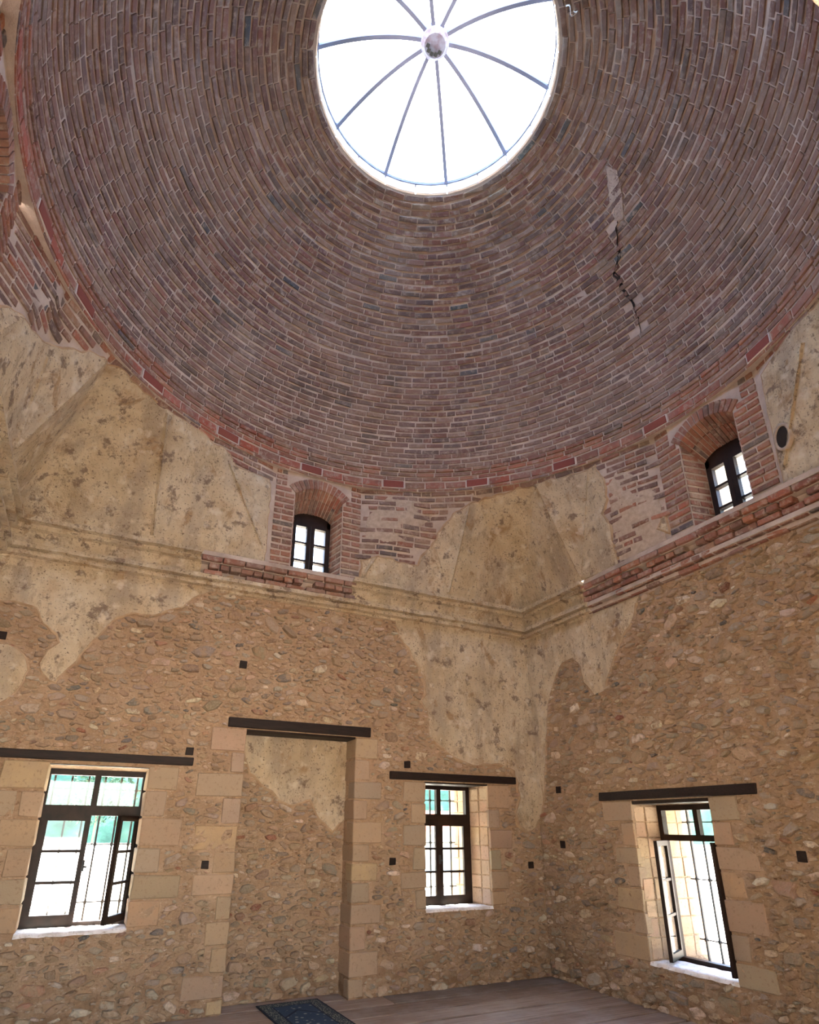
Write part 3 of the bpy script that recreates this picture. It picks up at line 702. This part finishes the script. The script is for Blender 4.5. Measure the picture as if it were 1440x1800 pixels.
def bay(M, uc, name, label, swap=False):
    """vertical brick panel with an arched opening, its window and all of its bricks"""
    random.seed(int(100+uc*10)+len(name)); a, b = BAYS[name]; fu0, fu1 = uc-.23-.05, uc+.29
    fu0, fu1 = uc-.275, uc+.275; fsp, fap = 5.52, 5.61; fd = .30
    mb = MB(); us = [a, uc-.33]+[uc-.33+.66*i/12 for i in range(1, 12)]+[uc+.33, b]
    for u0, u1 in zip(us, us[1:]):
        if u0 < uc-.34 or u1 > uc+.34: mb.add([M(u0, 0, ZB), M(u1, 0, ZB), M(u1, 0, ZT), M(u0, 0, ZT)], [(0, 1, 2, 3)])
        else:
            za, zb = arch_z(u0-uc, USP, UAP, .33), arch_z(u1-uc, USP, UAP, .33)
            mb.add([M(u0, 0, za), M(u1, 0, zb), M(u1, 0, ZT), M(u0, 0, ZT)], [(0, 1, 2, 3)])
    def ring(n, half, sp, ap, h, zb):
        r = [M(uc-half, h, zb)]+[M(uc-half+2*half*i/n, h, arch_z(-half+2*half*i/n, sp, ap, half)) for i in range(n+1)]+[M(uc+half, h, zb)]; return r
    r0 = ring(12, .33, USP, UAP, 0, ZB); r1 = ring(12, .275, fsp, fap, -fd, 4.66); r2 = ring(12, .30, fsp+.05, fap+.05, -THK, 4.60)
    n = len(r0); mb.add(r0+r1+r2, [(i, (i+1) % n, n+(i+1) % n, n+i) for i in range(n)]+[(n+i, n+(i+1) % n, 2*n+(i+1) % n, 2*n+i) for i in range(n)])
    mb.build('bay_core', M_bmortar, wu)
    out = []
    P = F3(M)
    z = ZB+.01; row = 0
    while z < ZT-.04:
        for s in (-1, 1):
            edge = .335 if z < USP-.02 else .335
            x0, x1 = edge, (b-uc if s > 0 else uc-a)-.006
            if z > USP-.05: x0 = .335+min(.11, (z-USP+.05)*.9)
            if x1-x0 < .05: continue
            cuts = [x0, x1] if row % 2 else [x0, x0+(x1-x0)*.5, x1]
            if random.random() < .15: cuts = [x0, x0+(x1-x0)*.6, x1]
            for p, q in zip(cuts, cuts[1:]):
                u0, u1 = sorted((uc+s*p, uc+s*q)); m2 = MB(); piece(m2, P, u0+.006, u1-.008, z, z+.054, .014, bc(BR_RED)); out.append((m2, area_px(m2.v[8:12])))
        z += .083; row += 1
    # voussoirs on edge: front face and soffit in one brick
    nv = 13; R = (.33**2+(UAP-USP)**2)/(2*(UAP-USP)); zc = UAP-R; th = math.asin(.33/R)
    for i in range(nv):
        t0, t1 = -th+2*th*i/nv, -th+2*th*(i+1)/nv; g = .006/R
        t0 += g; t1 -= g
        Rb = (.275**2+(fap-fsp)**2)/(2*(fap-fsp)); zcb = fap-Rb
        for (d0, d1) in ((-.012, .12), (.13, .29)):
            m2 = MB(); vs = []
            L = .135 if d0 < 0 else .03
            for (t, rr_) in ((t0, 0), (t1, 0), (t1, L), (t0, L)):
                for d in (d0, d1):
                    k = max(0, d)/fd; x = (R+rr_-.010)*math.sin(t)*(1-k*.165); zf = zc+(R+rr_-.010)*math.cos(t); x_ = x
                    zz = zf-k*(.245-.055*abs(t)/th)-.006
                    vs.append(M(uc+x_, -d+random.uniform(-.003, .003), zz))
            m2.add(vs, [(0, 2, 4, 6), (1, 3, 5, 7), (0, 1, 3, 2), (2, 3, 5, 4), (4, 5, 7, 6), (6, 7, 1, 0)], bc(BR_RED)); out.append((m2, area_px(vs[0:8:2])))
    # reveal bricks
    for s in (-1, 1):
        z = 4.69; row = 0
        def PR(h, zz, k, s=s):
            x = .33-.055*min(1, h/fd); return M(uc+s*(x-k), -h, zz)
        while z < USP-.08:
            cuts = [.0, .13, .29] if row % 2 else [.0, .22, .29]
            for p, q in zip(cuts, cuts[1:]):
                if z > 5.46 and p > .1: continue
                m2 = MB(); piece(m2, PR, p+.006, q-.005, z, z+.055, .009, bc(BR_RED)); out.append((m2, area_px(m2.v[8:12])))
            z += .083; row += 1
    # window
    root = empty(name, M(uc, -fd, 4.66)); tag(root, label, 'window', kind='structure'); r = root.location.copy()
    def MM(u, h, zz): p = M(u, h, zz); return (p[0]-r.x, p[1]-r.y, p[2]-r.z)
    f = MB(); h0, h1 = -fd-.06, -fd; w = .05
    bars(f, MM, [(fu0, fu0+w, h0, h1, 4.66, fsp), (fu1-w, fu1, h0, h1, 4.66, fsp), (fu0, fu1, h0, h1, 4.64, 4.70)])
    nn = 10                                         # curved head filled down to the pane tops
    for i in range(nn):
        xa, xb = -.275+.55*i/nn, -.275+.55*(i+1)/nn; za, zb = arch_z(xa, fsp, fap, .275), arch_z(xb, fsp, fap, .275)
        vs = [MM(uc+x, h, zz) for h in (h0, h1) for x, zz in ((xa, 5.43), (xb, 5.43), (xb, zb+.01), (xa, za+.01))]
        f.add(vs, [(0, 1, 2, 3), (4, 5, 6, 7), (0, 1, 5, 4), (2, 3, 7, 6)])
    f.build('window_frame', M_frame, root)
    for s in (-1, 1):
        lf = MB(); x0, x1 = (.005, .225)
        seg = lambda p, q, c_, d_, e=(h0+.01, h1+.012): lf.box(*sorted((uc+s*p, uc+s*q)), e[0], e[1], c_, d_, MM)
        seg(0.002, .055, 4.70, 5.43); seg(.205, .225, 4.70, 5.43); seg(.055, .205, 4.70, 4.735); seg(.055, .205, 5.395, 5.43)
        for zz in (4.90, 5.155): seg(.055, .205, zz-.013, zz+.013)
        lo = lf.build('casement', M_frame, root)
        for c_, d_ in ((4.735, 4.887), (4.913, 5.142), (5.168, 5.395)):
            g = MB(); g.box(*sorted((uc+s*.055, uc+s*.205)), h0+.03, h0+.034, c_, d_, MM); g.build('pane', M_glass, lo)
    return out
allb = []
allb += bay(ML, -3.24, 'window_4', 'small arched dark wooden window in the brick bay above the walled-up doorway')
allb += bay(MR, -3.27, 'window_5', 'small arched dark wooden window in the upper brick bay of the right wall')
allb += bay(MBK, -3.27, 'window_6', 'small arched dark wooden window high over the entrance doorway')
allb += bay(lambda u, h, z: MW(u, h+.045, z), -3.27, 'window_7', 'small arched dark wooden window high in the side wall at the left edge')
# plaster over the pendentives, in (azimuth, height)
def wr_(a): return a
UP_NE = [(78.9,4.6),(78.8,4.92),(75.0,4.99),(70,4.95),(65.5,4.93),(65.1,5.05),(61.6,5.32),(60.9,5.43),(56.9,5.68),(52.1,5.86),(43.4,5.93),(38.1,5.93),(32.0,5.92),(28.7,5.92),(23.9,5.92),(22.2,5.68),(22.5,5.43),(24.3,5.3),(22.8,5.11),(23.0,4.87),(22.6,4.6)]
UP_NEs = [(12,4.9),(11.2,4.97),(11.0,4.73),(13,4.82)]
UP_NW = [(101.1,4.6),(101.1,5.39),(101.3,5.68),(102.0,5.76),(105.8,5.75),(110.0,5.72),(111.6,5.86),(114.4,5.90),(118.0,5.93),(123.5,5.94),(128.4,5.94),(137.1,5.95),(140.4,5.93),(144.7,5.84),(148.9,5.67),(151.4,5.56),(153.3,5.48),(159.4,5.32),(165.3,5.2),(168,4.95),(168.9,4.6)]
UP_SE = [(-11.4,4.6),(-11.6,4.93),(-11.9,5.45),(-12.5,5.85),(-19.1,5.95),(-22.8,5.95),(-26.0,5.95),(-40,5.95),(-60,5.9),(-78,5.5),(-78.8,4.6)]
UP_SW = [(191.2,4.6),(191,5.2),(200,5.8),(225,5.95),(250,5.8),(258,5.3),(258.8,4.6)]
fz = lambda p: p[1] < 4.62
for i, (pl, nz_) in enumerate(((UP_NE, .03), (UP_NEs, .01), (UP_NW, .03), (UP_SE, .008), (UP_SW, .03))):
    plaster(PU, pl, wu, fixed=fz, seed=20+i, wedge=rad(1)*3.7, step=.075, th=.026, nz=nz_, smooth=False)
plaster(PU, [(22.2,4.62),(22.4,5.0),(21.5,5.6),(19,5.75),(16,5.6),(14,5.4),(12.2,5.35),(11.6,4.62)], wu, name='rough_render', fixed=fz, seed=33, wedge=rad(1)*3.7, step=.06, th=.012, nz=.04, smooth=False, rim=False, m=M_clay)
plaster(PU, [(78,5.15),(77.5,5.6),(73,5.9),(66,5.92),(62,5.7),(66,5.35),(72,5.2)], wu, name='rough_render', fixed=fz, seed=34, wedge=rad(1)*3.7, step=.06, th=.009, nz=.05, smooth=False, rim=False, m=M_clay)
# bricks showing between the plaster
random.seed(31); z = ZB+.01; row = 0
polys = [UP_NE, UP_NEs, UP_NW, UP_SE, UP_SW]
def in_pl(a, z):
    for p in polys:
        for da in (-360, 0, 360):
            if inpoly((a+da, z), p): return True
    return False
# sharp arrises where two plaster triangles meet
for k in KN[:2]+KN[3:]:
    for i in range(1, 9):
        b0, q0 = k[i]; t_hi = .97 if i not in (1, 8) else .8
        if k is KN[0] and i in (8, 7): t_hi = .45
        if k is KN[0] and i in (1, ): continue
        mb = MB(); vs = []; n = 20; sgn = 1 if i % 2 else -1
        for j in range(n+1):
            t = .02+(t_hi-.02)*j/n; p = b0.lerp(q0, t)-OC2; a = math.degrees(math.atan2(p.y, p.x)); z = ZB+(ZT-ZB)*t; w = (.7+.5*mnoise.noise(Vector((j*.7, i, a))))
            if not (in_pl(a, z) and in_pl(a-.8, z) and in_pl(a+.8, z)): continue
            for da, h in ((-.9*sgn, .020), (.0, .026+.030*w), (.22*sgn, .016)): vs.append(PU(a+da, z, h))
        if len(vs) < 9: continue
        mb.add(vs, [(j*3+c, j*3+3+c, j*3+4+c, j*3+1+c) for j in range(len(vs)//3-1) for c in (0, 1)]); mb.build('plaster_arris', M_plaster, wu)
z = ZB+.01; row = 0
while z < ZT-.03:
    a = -180+random.uniform(0, 3)
    while a < 180:
        r = r_az(a, z); L = random.choice([.24, .24, .13]); da = math.degrees(L/r); am = a+da/2; c = (am+360) % 90
        if 11.3 < c < 78.7 and a > -179 and not in_pl(am, z+.027) and not in_pl(a+.3, z+.027):
            red = .5 if (am % 360) > 60 else .35
            m2 = MB(); piece(m2, PU, a+.15, a+da-.15, z+random.uniform(-.006, .006), z+.052, random.uniform(.002, .02), bc(BR_RED if random.random() < red else BR_DOME), .08, .004, .12, .006); allb.append((m2, area_px(m2.v[8:12])))
        a += da
    z += .083; row += 1
emit(allb, 'brick', 'brickwork', M_brick, wu)
# pipe mouth in the right-hand pendentive
pc = Vector(PU(-13.9, 5.06, 0)); rt = Vector((math.cos(rad(-13.9)), math.sin(rad(-13.9)), 0)).normalized()
e1 = (Vector(PU(-13.2, 5.06, 0))-Vector(PU(-14.6, 5.06, 0))).normalized(); e2 = Vector(PU(-13.9, 5.16, 0))-Vector(PU(-13.9, 4.96, 0)); e2 = (e2-e1*e2.dot(e1)).normalized(); ax = e1.cross(e2)
if ax.x < 0: ax = -ax
mb = MB(); n = 20; vs = []
for (r_, d_) in ((.088, .02), (.083, -.045), (.066, -.047), (.062, .02), (.060, .30)):
    for i in range(n):
        t = 2*math.pi*i/n; p = pc+ax*d_+(e1*math.cos(t)+e2*math.sin(t)*1.35)*r_*1.25*random.uniform(.97, 1.03); vs.append(p)
mb.add(vs, [(k*n+i, k*n+(i+1) % n, (k+1)*n+(i+1) % n, (k+1)*n+i) for k in range(4) for i in range(n)])
mb.build('pipe_mouth', M_clay, wu, True)
mb = MB(); mb.add([pc+ax*-.034+(e1*math.cos(2*math.pi*i/n)+e2*math.sin(2*math.pi*i/n)*1.35)*.080 for i in range(n)], [tuple(range(n))]); mb.build('pipe_bore', M_void, wu)  # flat dark disc stands in for the shade inside the pipe

# ------------------------------------------------------------------ cornice
PROF = [(0.0,4.615),(.175,4.60),(.182,4.545),(.110,4.538),(.105,4.512),(.140,4.505),(.135,4.478),(.070,4.468),(.048,4.42),(.046,4.36),(.062,4.328),(.125,4.318),(.132,4.268),(.066,4.260),(.064,4.238),(.100,4.232),(.098,4.200),(.030,4.192),(.028,4.168),(0.0,4.160)]
def moulding(name, M, lo, hi, segs, label, mlo, mhi, cat='cornice'):
    """plaster runs where segs say so, bare brick courses elsewhere"""
    root = empty(name); tag(root, label, cat, kind='structure')
    core = MB(); PR2 = [(max(0, d-.045), z) for d, z in PROF]; n = len(PROF)
    core.add([M(u, d, z) for u in (lo, hi) for d, z in PR2], [(i, i+1, n+i+1, n+i) for i in range(n-1)]); core.build('cornice_core', M_bmortar, root)
    bricks = []
    for (a, b, plastered) in segs:
        if plastered:
            PF = PROF if plastered is True else PROF[11:]; n = len(PF)
            mb = MB(); k = max(2, int((b-a)/.06)); vs = []
            for i in range(k+1):
                u = a+(b-a)*i/k
                for d, z in PF:
                    uu = u
                    if i == 0 and abs(a-lo) < .01 and mlo: uu = a+d
                    if i == k and abs(b-hi) < .01 and mhi: uu = b-d
                    e = 0 if d == 0 else .007*mnoise.noise(Vector((u*5, z*9, 1)))+.004*mnoise.noise(Vector((u*21, z*21, 2)))
                    if (i == 0 and not abs(a-lo) < .01) or (i == k and not abs(b-hi) < .01): uu += .02*math.sin(z*40)
                    vs.append(M(uu, d+e, z+e*.6))
            fs = [(i*n+j, i*n+n+j, i*n+n+j+1, i*n+j+1) for i in range(k) for j in range(n-1)]
            if abs(a-lo) > .01: fs.append(tuple(range(n)))
            if abs(b-hi) > .01: fs.append(tuple(k*n+j for j in range(n)))
            mb.add(vs, fs); mb.build('plaster_moulding', M_plaster, root, False); n = len(PROF)
        if plastered is not True:
            n = len(PROF)
            for (z0, z1, d, L) in ((4.185, 4.235, .055, .24), (4.255, 4.312, .085, .13), (4.33, 4.385, .095, .24), (4.405, 4.465, .115, .13), (4.485, 4.545, .14, .26), (4.556, 4.60, .125, .26)):
                if plastered and z1 < 4.32: continue
                u = a+random.uniform(0, .1)
                while u < b-.05:
                    l = L*random.uniform(.85, 1.12)
                    if random.random() > .06:
                        mb = MB(); cham(mb, u+.006, min(u+l, b)-.007, -.02, d+random.uniform(-.02, .006), z0, z1, .007, M, bc(BR_RED), .004); bricks.append((mb, area_px([mb.v[1], mb.v[4], mb.v[16], mb.v[13]])+1))
                    u += l
    emit(bricks, 'brick', 'brickwork', M_brick, root); return root
random.seed(41)
moulding('trim_1', ML, XW, 0, [(XW, -4.63, True), (-4.63, -2.72, 'low'), (-2.78, 0, True)], 'moulded plaster and brick cornice along the left wall', True, True)
moulding('trim_2', MR, YB, 0, [(YB, -4.6, True), (-4.6, -1.30, False), (-1.36, 0, True)], 'worn brick and plaster cornice along the right wall', True, True)
moulding('trim_3', MBK, XW, 0, [(XW, 0, True)], 'plaster cornice above the entrance doorway', True, True)
moulding('trim_4', MW, YB, 0, [(YB, 0, True)], 'plaster cornice along the far left side wall', True, True)

# ------------------------------------------------------------------ dome
dome = empty('ceiling'); tag(dome, 'brick dome of ring courses with a round opening at its crown', 'dome', kind='structure')
E0, E1 = math.degrees(math.asin((6.35-ZD)/RD)), math.degrees(math.acos(1.272/RD))
def PD(a, e, h):
    r = RD-h; return (CX+r*math.cos(rad(e))*math.cos(rad(a)), CY+r*math.cos(rad(e))*math.sin(rad(a)), ZD+r*math.sin(rad(e)))
sh = MB(); na, ne = 180, 48; vs = [PD(360*i/na, E0-.3+(E1-E0+.3)*j/ne, .006*mnoise.noise(Vector((math.cos(rad(2*i))*6, math.sin(rad(2*i))*6, j*.5)))) for i in range(na) for j in range(ne+1)]
sh.add(vs, [(i*(ne+1)+j, ((i+1) % na)*(ne+1)+j, ((i+1) % na)*(ne+1)+j+1, i*(ne+1)+j+1) for i in range(na) for j in range(ne)])
sh.build('dome_shell', M_bmortar, dome)
# drum: a vertical band standing slightly proud, with a ledge on top and a soffit below
RB = 3.245
def PC(a, z, h): r = RB-h; return (CX+r*math.cos(rad(a)), CY+r*math.sin(rad(a)), z)
dr = MB(); n = 180; prof = [(3.45, 5.985), (RB, 5.985), (RB, 6.34), (3.29, 6.345)]
dr.add([(CX+r*math.cos(2*math.pi*i/n), CY+r*math.sin(2*math.pi*i/n), z) for i in range(n) for r, z in prof], [(i*4+j, ((i+1) % n)*4+j, ((i+1) % n)*4+j+1, i*4+j+1) for i in range(n) for j in range(3)])
dr.build('ring_core', M_bmortar, dome)
random.seed(51); out = []
crack = [(-9, 50), (-6, 46), (-2, 43), (0, 42), (2.2, 39), (3.3, 37.3), (6.6, 35.4), (6.2, 33), (6.7, 31.4), (5.8, 28), (6.1, 25.4), (7.4, 19.4)]
def crack_d(a, e):
    d = 99
    for (a0, e0), (a1, e1) in zip(crack, crack[1:]):
        t = max(0, min(1, ((a-a0)*(a1-a0)+(e-e0)*(e1-e0))/((a1-a0)**2+(e1-e0)**2))); d = min(d, math.hypot((a-a0-t*(a1-a0))*.8, e-e0-t*(e1-e0)))
    return d
pitch = math.degrees(.079/RD); e = E0+.35; row = 0
while e < E1-1.0:
    circ = 2*math.pi*RD*math.cos(rad(e)); L = .25; cnt = int(circ/L); a0 = random.uniform(0, 360/cnt); da = 360/cnt
    wav = [random.uniform(0, 6.28) for _ in range(3)]
    for i in range(cnt):
        a = -180+a0+i*da; am = a+da/2
        de = .16*math.sin(rad(am)*5+wav[0]*.3)+random.uniform(-.08, .08)
        gap = math.degrees(.007/(RD*math.cos(rad(e))))
        dc = crack_d(am if am < 180 else am-360, e)
        if dc < .30: continue
        split = random.random() < .14
        H = random.uniform(.005, .016)
        for (p, q) in (((a, a+da*.5), (a+da*.5, a+da)) if split else ((a, a+da),)):
            m2 = MB(); piece(m2, PD, p+gap, q-gap, e+de, e+de+.95, H, bc(BR_DOME), gap*.35, .09, gap*.6, .09, .004); out.append((m2, area_px(m2.v[8:12])))
    e += pitch; row += 1
emit(out, 'brick', 'brickwork', M_brick, dome)
# crack through the courses, with a smear of pale repair mortar beside it
cb = MB(); vs = []; fs = []; cc = []
for (a0, e0), (a1, e1) in zip(crack[2:], crack[3:]):
    for t in range(5): cc.append((a0+(a1-a0)*t/5+random.uniform(-.25, .25), e0+(e1-e0)*t/5))
for i, (a, e_) in enumerate(cc):
    w = .55*math.sin(math.pi*(i+.5)/len(cc))*random.uniform(.5, 1.3); k = len(vs); vs += [PD(a-w, e_, .017), PD(a, e_+.1, .004), PD(a+w, e_, .017)]
    if i: fs += [(k-3, k-2, k+1, k), (k-2, k-1, k+2, k+1)]
cb.add(vs, fs); cb.build('crack', M_void, dome)  # dark ribbon, the shade of the crack's depth put into its colour
plaster(PD, [(-9,51.5),(-5.5,49),(-1.5,45.5),(-.8,43),(-2.6,42),(-6.5,45.5),(-10,49)], dome, name='mortar_smear', th=.014, step=.06, rim=False, nz=.05, seed=60, wedge=.7, m=M_bmortar)
# red tile ring at the foot of the dome: nearly square-edged large tiles, some framed by a fresh lime joint
TILES = [165.5, 151.6, 132.5, 113.1, 92.1, 71.7, 51.2, 30.4, 9.3, -14.1, -34.5, -55, -75.5, -96, -116.5, -137, -157.5]
rt = []; out = []; dt = math.degrees(.30/RB)
tl = sorted(TILES)
for i, a in enumerate(tl):
    b = tl[(i+1) % len(tl)]+(360 if i == len(tl)-1 else 0)
    w = .142/RB; wd = math.degrees(w)
    fm = MB(); piece(fm, PC, a-wd-.14, a+wd+.14, 6.022, 6.142, .016, (1, 1, 1), .03, .002, .1, .004); fm.build('lime_border', M_curb, dome)
    m2 = MB(); piece(m2, PC, a-wd, a+wd, 6.03, 6.135, .022, jc((.24, .075, .06), .08), .02, .002, .08, .004, .001); m2.build('framed_tile', M_tile, dome)
    s, t = a+wd+.3, b-wd-.3; k = max(1, round((t-s)/5.2))
    for q in range(k):
        p0, p1 = s+(t-s)*q/k, s+(t-s)*(q+1)/k; m2 = MB(); piece(m2, PC, p0+.15, p1-.15, 6.035, 6.125+random.uniform(-.008, .006), .012, jc((.36, .10, .07) if random.random() < .7 else (.28, .13, .10), .2), .08, .004, .12, .006); m2.build('ring_tile', M_brick, dome)
for (z0, z1, H) in ((5.99, 6.022, .008), (6.155, 6.205, .010), (6.222, 6.272, .016), (6.288, 6.335, .024)):
    cnt = 80; a0 = random.uniform(0, 4)
    for i in range(cnt):
        a = -180+a0+i*360/cnt; m2 = MB(); piece(m2, PC, a+.14, a+360/cnt-.14, z0+random.uniform(-.003, .003), z1, H, bc(BR_RED), .08, .003, .12, .005); out.append((m2, area_px(m2.v[8:12])))
emit(out, 'ring_brick', 'ring_brickwork', M_brick, dome)
# small loop of cord hanging near the rim
lp = MB(); lc = Vector((-2.405, -4.386, 9.0)); n, m = 20, 6; vs = []
for i in range(n):
    t = 2*math.pi*i/n; c = lc+Vector((.055*math.cos(t), .02*math.sin(3*t), .08*math.sin(t))); 
    for j in range(m): s = 2*math.pi*j/m; vs.append(c+Vector((math.cos(t), 0, math.sin(t)))*.006*math.cos(s)+Vector((0, 1, 0))*.006*math.sin(s))
lp.add(vs, [(i*m+j, ((i+1) % n)*m+j, ((i+1) % n)*m+(j+1) % m, i*m+(j+1) % m) for i in range(n) for j in range(m)])
lo = lp.build('cord_loop', M_white, None, True, loc=tuple(lc)); tag(lo, 'small white loop of cord hanging beside the crown opening of the dome', 'cord')

# ------------------------------------------------------------------ skylight
sk = empty('window_8', (CX, CY, 9.1)); tag(sk, 'round glazed skylight of curved metal ribs meeting at a hub over the dome', 'skylight', kind='structure')
def SK(a, r, z): return (r*math.cos(a), r*math.sin(a), z-9.1)
for i in range(20):                                   # curb blocks round the opening
    a0, a1 = 2*math.pi*i/20+.006, 2*math.pi*(i+1)/20-.006; mb = MB(); vs = []
    for a in (a0, (a0+a1)/2, a1):
        vs += [SK(a, 1.262, 9.125), SK(a, 1.262, 9.27), SK(a, 1.50, 9.27), SK(a, 1.50, 9.12)]
    mb.add(vs, [(k*4+j, k*4+4+j, k*4+4+(j+1) % 4, k*4+(j+1) % 4) for k in (0, 1) for j in range(4)]+[(0, 1, 2, 3), (8, 9, 10, 11)]); mb.build('curb_block', M_curb, sk)
HR, HZ, RB0, RZ0 = .155, 9.76, 1.27, 9.285
def ribz(r): t = (r-HR)/(RB0-HR); return HZ-(HZ-RZ0)*(t**1.9)
for i in range(10):
    a = rad(54.3+36*i); ca, sa = math.cos(a), math.sin(a); mb = MB(); vs = []; n = 14; w = .021
    for k in range(n+1):
        r = HR*.8+(RB0-HR*.8)*k/n; z = ribz(max(HR, r))
        for s, dz in ((-1, -.03), (1, -.03), (1, .015), (-1, .015)): vs.append((r*ca-s*w*sa, r*sa+s*w*ca, z+dz-9.1))
    mb.add(vs, [(k*4+j, k*4+4+j, k*4+4+(j+1) % 4, k*4+(j+1) % 4) for k in range(n) for j in range(4)]+[(0, 1, 2, 3), (n*4, n*4+1, n*4+2, n*4+3)]); mb.build('rib', M_skyfr, sk)
    g = MB(); vs = []; a2 = a+rad(36); m = 6
    for k in range(n+1):
        r = HR*.8+(RB0-HR*.8)*k/n; z = ribz(max(HR, r))+.02
        for j in range(m+1): aa = a+(a2-a)*j/m; vs.append((r*math.cos(aa), r*math.sin(aa), z-9.1))
    g.add(vs, [(k*(m+1)+j, k*(m+1)+j+1, (k+1)*(m+1)+j+1, (k+1)*(m+1)+j) for k in range(n) for j in range(m)]); g.build('glass_gore', M_glass, sk, True)
mb = MB(); n = 24; pr = [(0, HZ-.09), (HR*.75, HZ-.09), (HR, HZ-.06), (HR, HZ+.04), (0, HZ+.06)]
mb.add([SK(2*math.pi*i/n, r, z) for i in range(n) for r, z in pr], [(i*5+j, ((i+1) % n)*5+j, ((i+1) % n)*5+j+1, i*5+j+1) for i in range(n) for j in range(4)]); mb.build('hub', M_hub, sk)
for i in range(5):
    mb = MB(); t = rad(20+i*35); c = (HR*.5*math.cos(t), HR*.5*math.sin(t)); mb.box(c[0]-.018, c[0]+.018, c[1]-.018, c[1]+.018, HZ-.105-9.1, HZ-.089-9.1); mb.build('bolt', M_iron, sk)
mb = MB(); n = 60; pr = [(1.25, 9.27), (1.30, 9.27), (1.30, 9.31), (1.25, 9.31)]
mb.add([SK(2*math.pi*i/n, r, z) for i in range(n) for r, z in pr], [(i*4+j, ((i+1) % n)*4+j, ((i+1) % n)*4+(j+1) % 4, i*4+(j+1) % 4) for i in range(n) for j in range(4)]); mb.build('base_ring', M_skyfr, sk)

# ------------------------------------------------------------------ outside
gd = MB(); gd.add([(-220, -120, -.45), (140, -120, -.45), (140, 140, -.45), (-220, 140, -.45)], [(0, 1, 2, 3)]); g = gd.build('ground', M_ground); tag(g, 'pale sunlit ground outside the windows', 'ground', kind='structure')
def hill(cx, cy, dx, dy, L, H, seed, label):
    mb = MB(); n, m = 40, 10; vs = []; px, py = -dy, dx
    for i in range(n+1):
        for j in range(m+1):
            s = (i/n-.5)*L; t = j/m*45; z = -.6+H*math.sin(min(1, t/32)*math.pi/2)*(.8+.35*mnoise.noise(Vector((s*.03, seed, t*.02))))+.8*mnoise.noise(Vector((s*.3, t*.3, seed)))
            vs.append((cx+dx*t+px*s, cy+dy*t+py*s, z))
    mb.add(vs, [(i*(m+1)+j, (i+1)*(m+1)+j, (i+1)*(m+1)+j+1, i*(m+1)+j+1) for i in range(n) for j in range(m)])
    o = mb.build('hillside', M_hill, None, True); tag(o, label, 'hill', kind='structure')
hill(-8, 80, 0, 1, 420, 48, 1.0, 'wooded hillside beyond the left wall windows')
hill(80, -6, 1, 0, 420, 48, 5.0, 'wooded hillside beyond the right wall window')
def tree(x, y, h, r, label):
    root = empty('tree', (x, y, -.45)); tag(root, label, 'tree', 'trees outside the windows')
    tr = MB(); n = 8
    tr.add([(rr*math.cos(6.283*i/n), rr*math.sin(6.283*i/n), z) for rr, z in ((.14, 0), (.09, h*.5), (.03, h*.8)) for i in range(n)], [(k*n+i, k*n+(i+1) % n, (k+1)*n+(i+1) % n, (k+1)*n+i) for k in (0, 1) for i in range(n)]); tr.build('trunk', M_bark, root)
    cr = MB()
    for _ in range(420):
        d = Vector((random.gauss(0, 1), random.gauss(0, 1), random.gauss(0, 1))).normalized()*r*random.uniform(.55, 1.05); c = Vector((d.x, d.y, h*.68+d.z*.8)); s = r*random.uniform(.06, .14)
        q = [c+Vector([random.uniform(-s, s) for _ in range(3)]) for _ in range(4)]; cr.add(q, [(0, 1, 2), (1, 2, 3), (0, 2, 3)])
    cr.build('foliage', M_leaf, root, kind='stuff')
random.seed(61)
tree(-13, 74, 7.5, 4.2, 'leafy green tree seen through the left panes of the leftmost window')
tree(-4.0, 76, 7.8, 4.2, 'leafy green tree seen through the right panes of the leftmost window')
tree(33, 74, 7.2, 4, 'leafy green tree seen through the window beside the room corner')
tree(74, 42, 7.2, 4, 'leafy green tree seen through the right wall window')
hs = empty('house', (12.2, 25, -.45)); tag(hs, 'low house with a red tiled roof seen through the window by the corner', 'house')
mb = MB(); mb.box(-3, 3, -2, 2, 0, 2.0); mb.build('house_wall', M_hwall, hs)
mb = MB(); mb.add([(-3.3, -2.3, 1.95), (3.3, -2.3, 1.95), (3.3, 2.3, 1.95), (-3.3, 2.3, 1.95), (-3.3, 0, 3.0), (3.3, 0, 3.0)], [(0, 1, 5, 4), (2, 3, 4, 5), (0, 4, 3), (1, 2, 5)]); mb.build('tiled_roof', M_roof, hs)

# daylight portals in every opening (they guide the sampling and give off nothing)
portal((CX, CY, 9.2), 2.5, 2.5, (0, 0, -1))
portal((-5.29, .84, 1.45), .95, 1.45, (0, -1, 0)); portal((-1.31, .84, 1.45), .95, 1.45, (0, -1, 0))
portal((.84, -2.08, 1.15), .95, 1.5, (-1, 0, 0))
portal((-3.24, .84, 5.1), .6, 1.0, (0, -1, 0)); portal((.84, -3.27, 5.1), .6, 1.0, (-1, 0, 0))
portal((-5.3, YB-.84, 1.25), 1.7, 2.5, (0, 1, 0))
portal((XW-.84, -4.42, 1.45), .95, 1.45, (1, 0, 0))
portal((-3.27, YB-.84, 5.1), .6, 1.0, (0, 1, 0)); portal((XW-.84, -3.27, 5.1), .6, 1.0, (1, 0, 0))
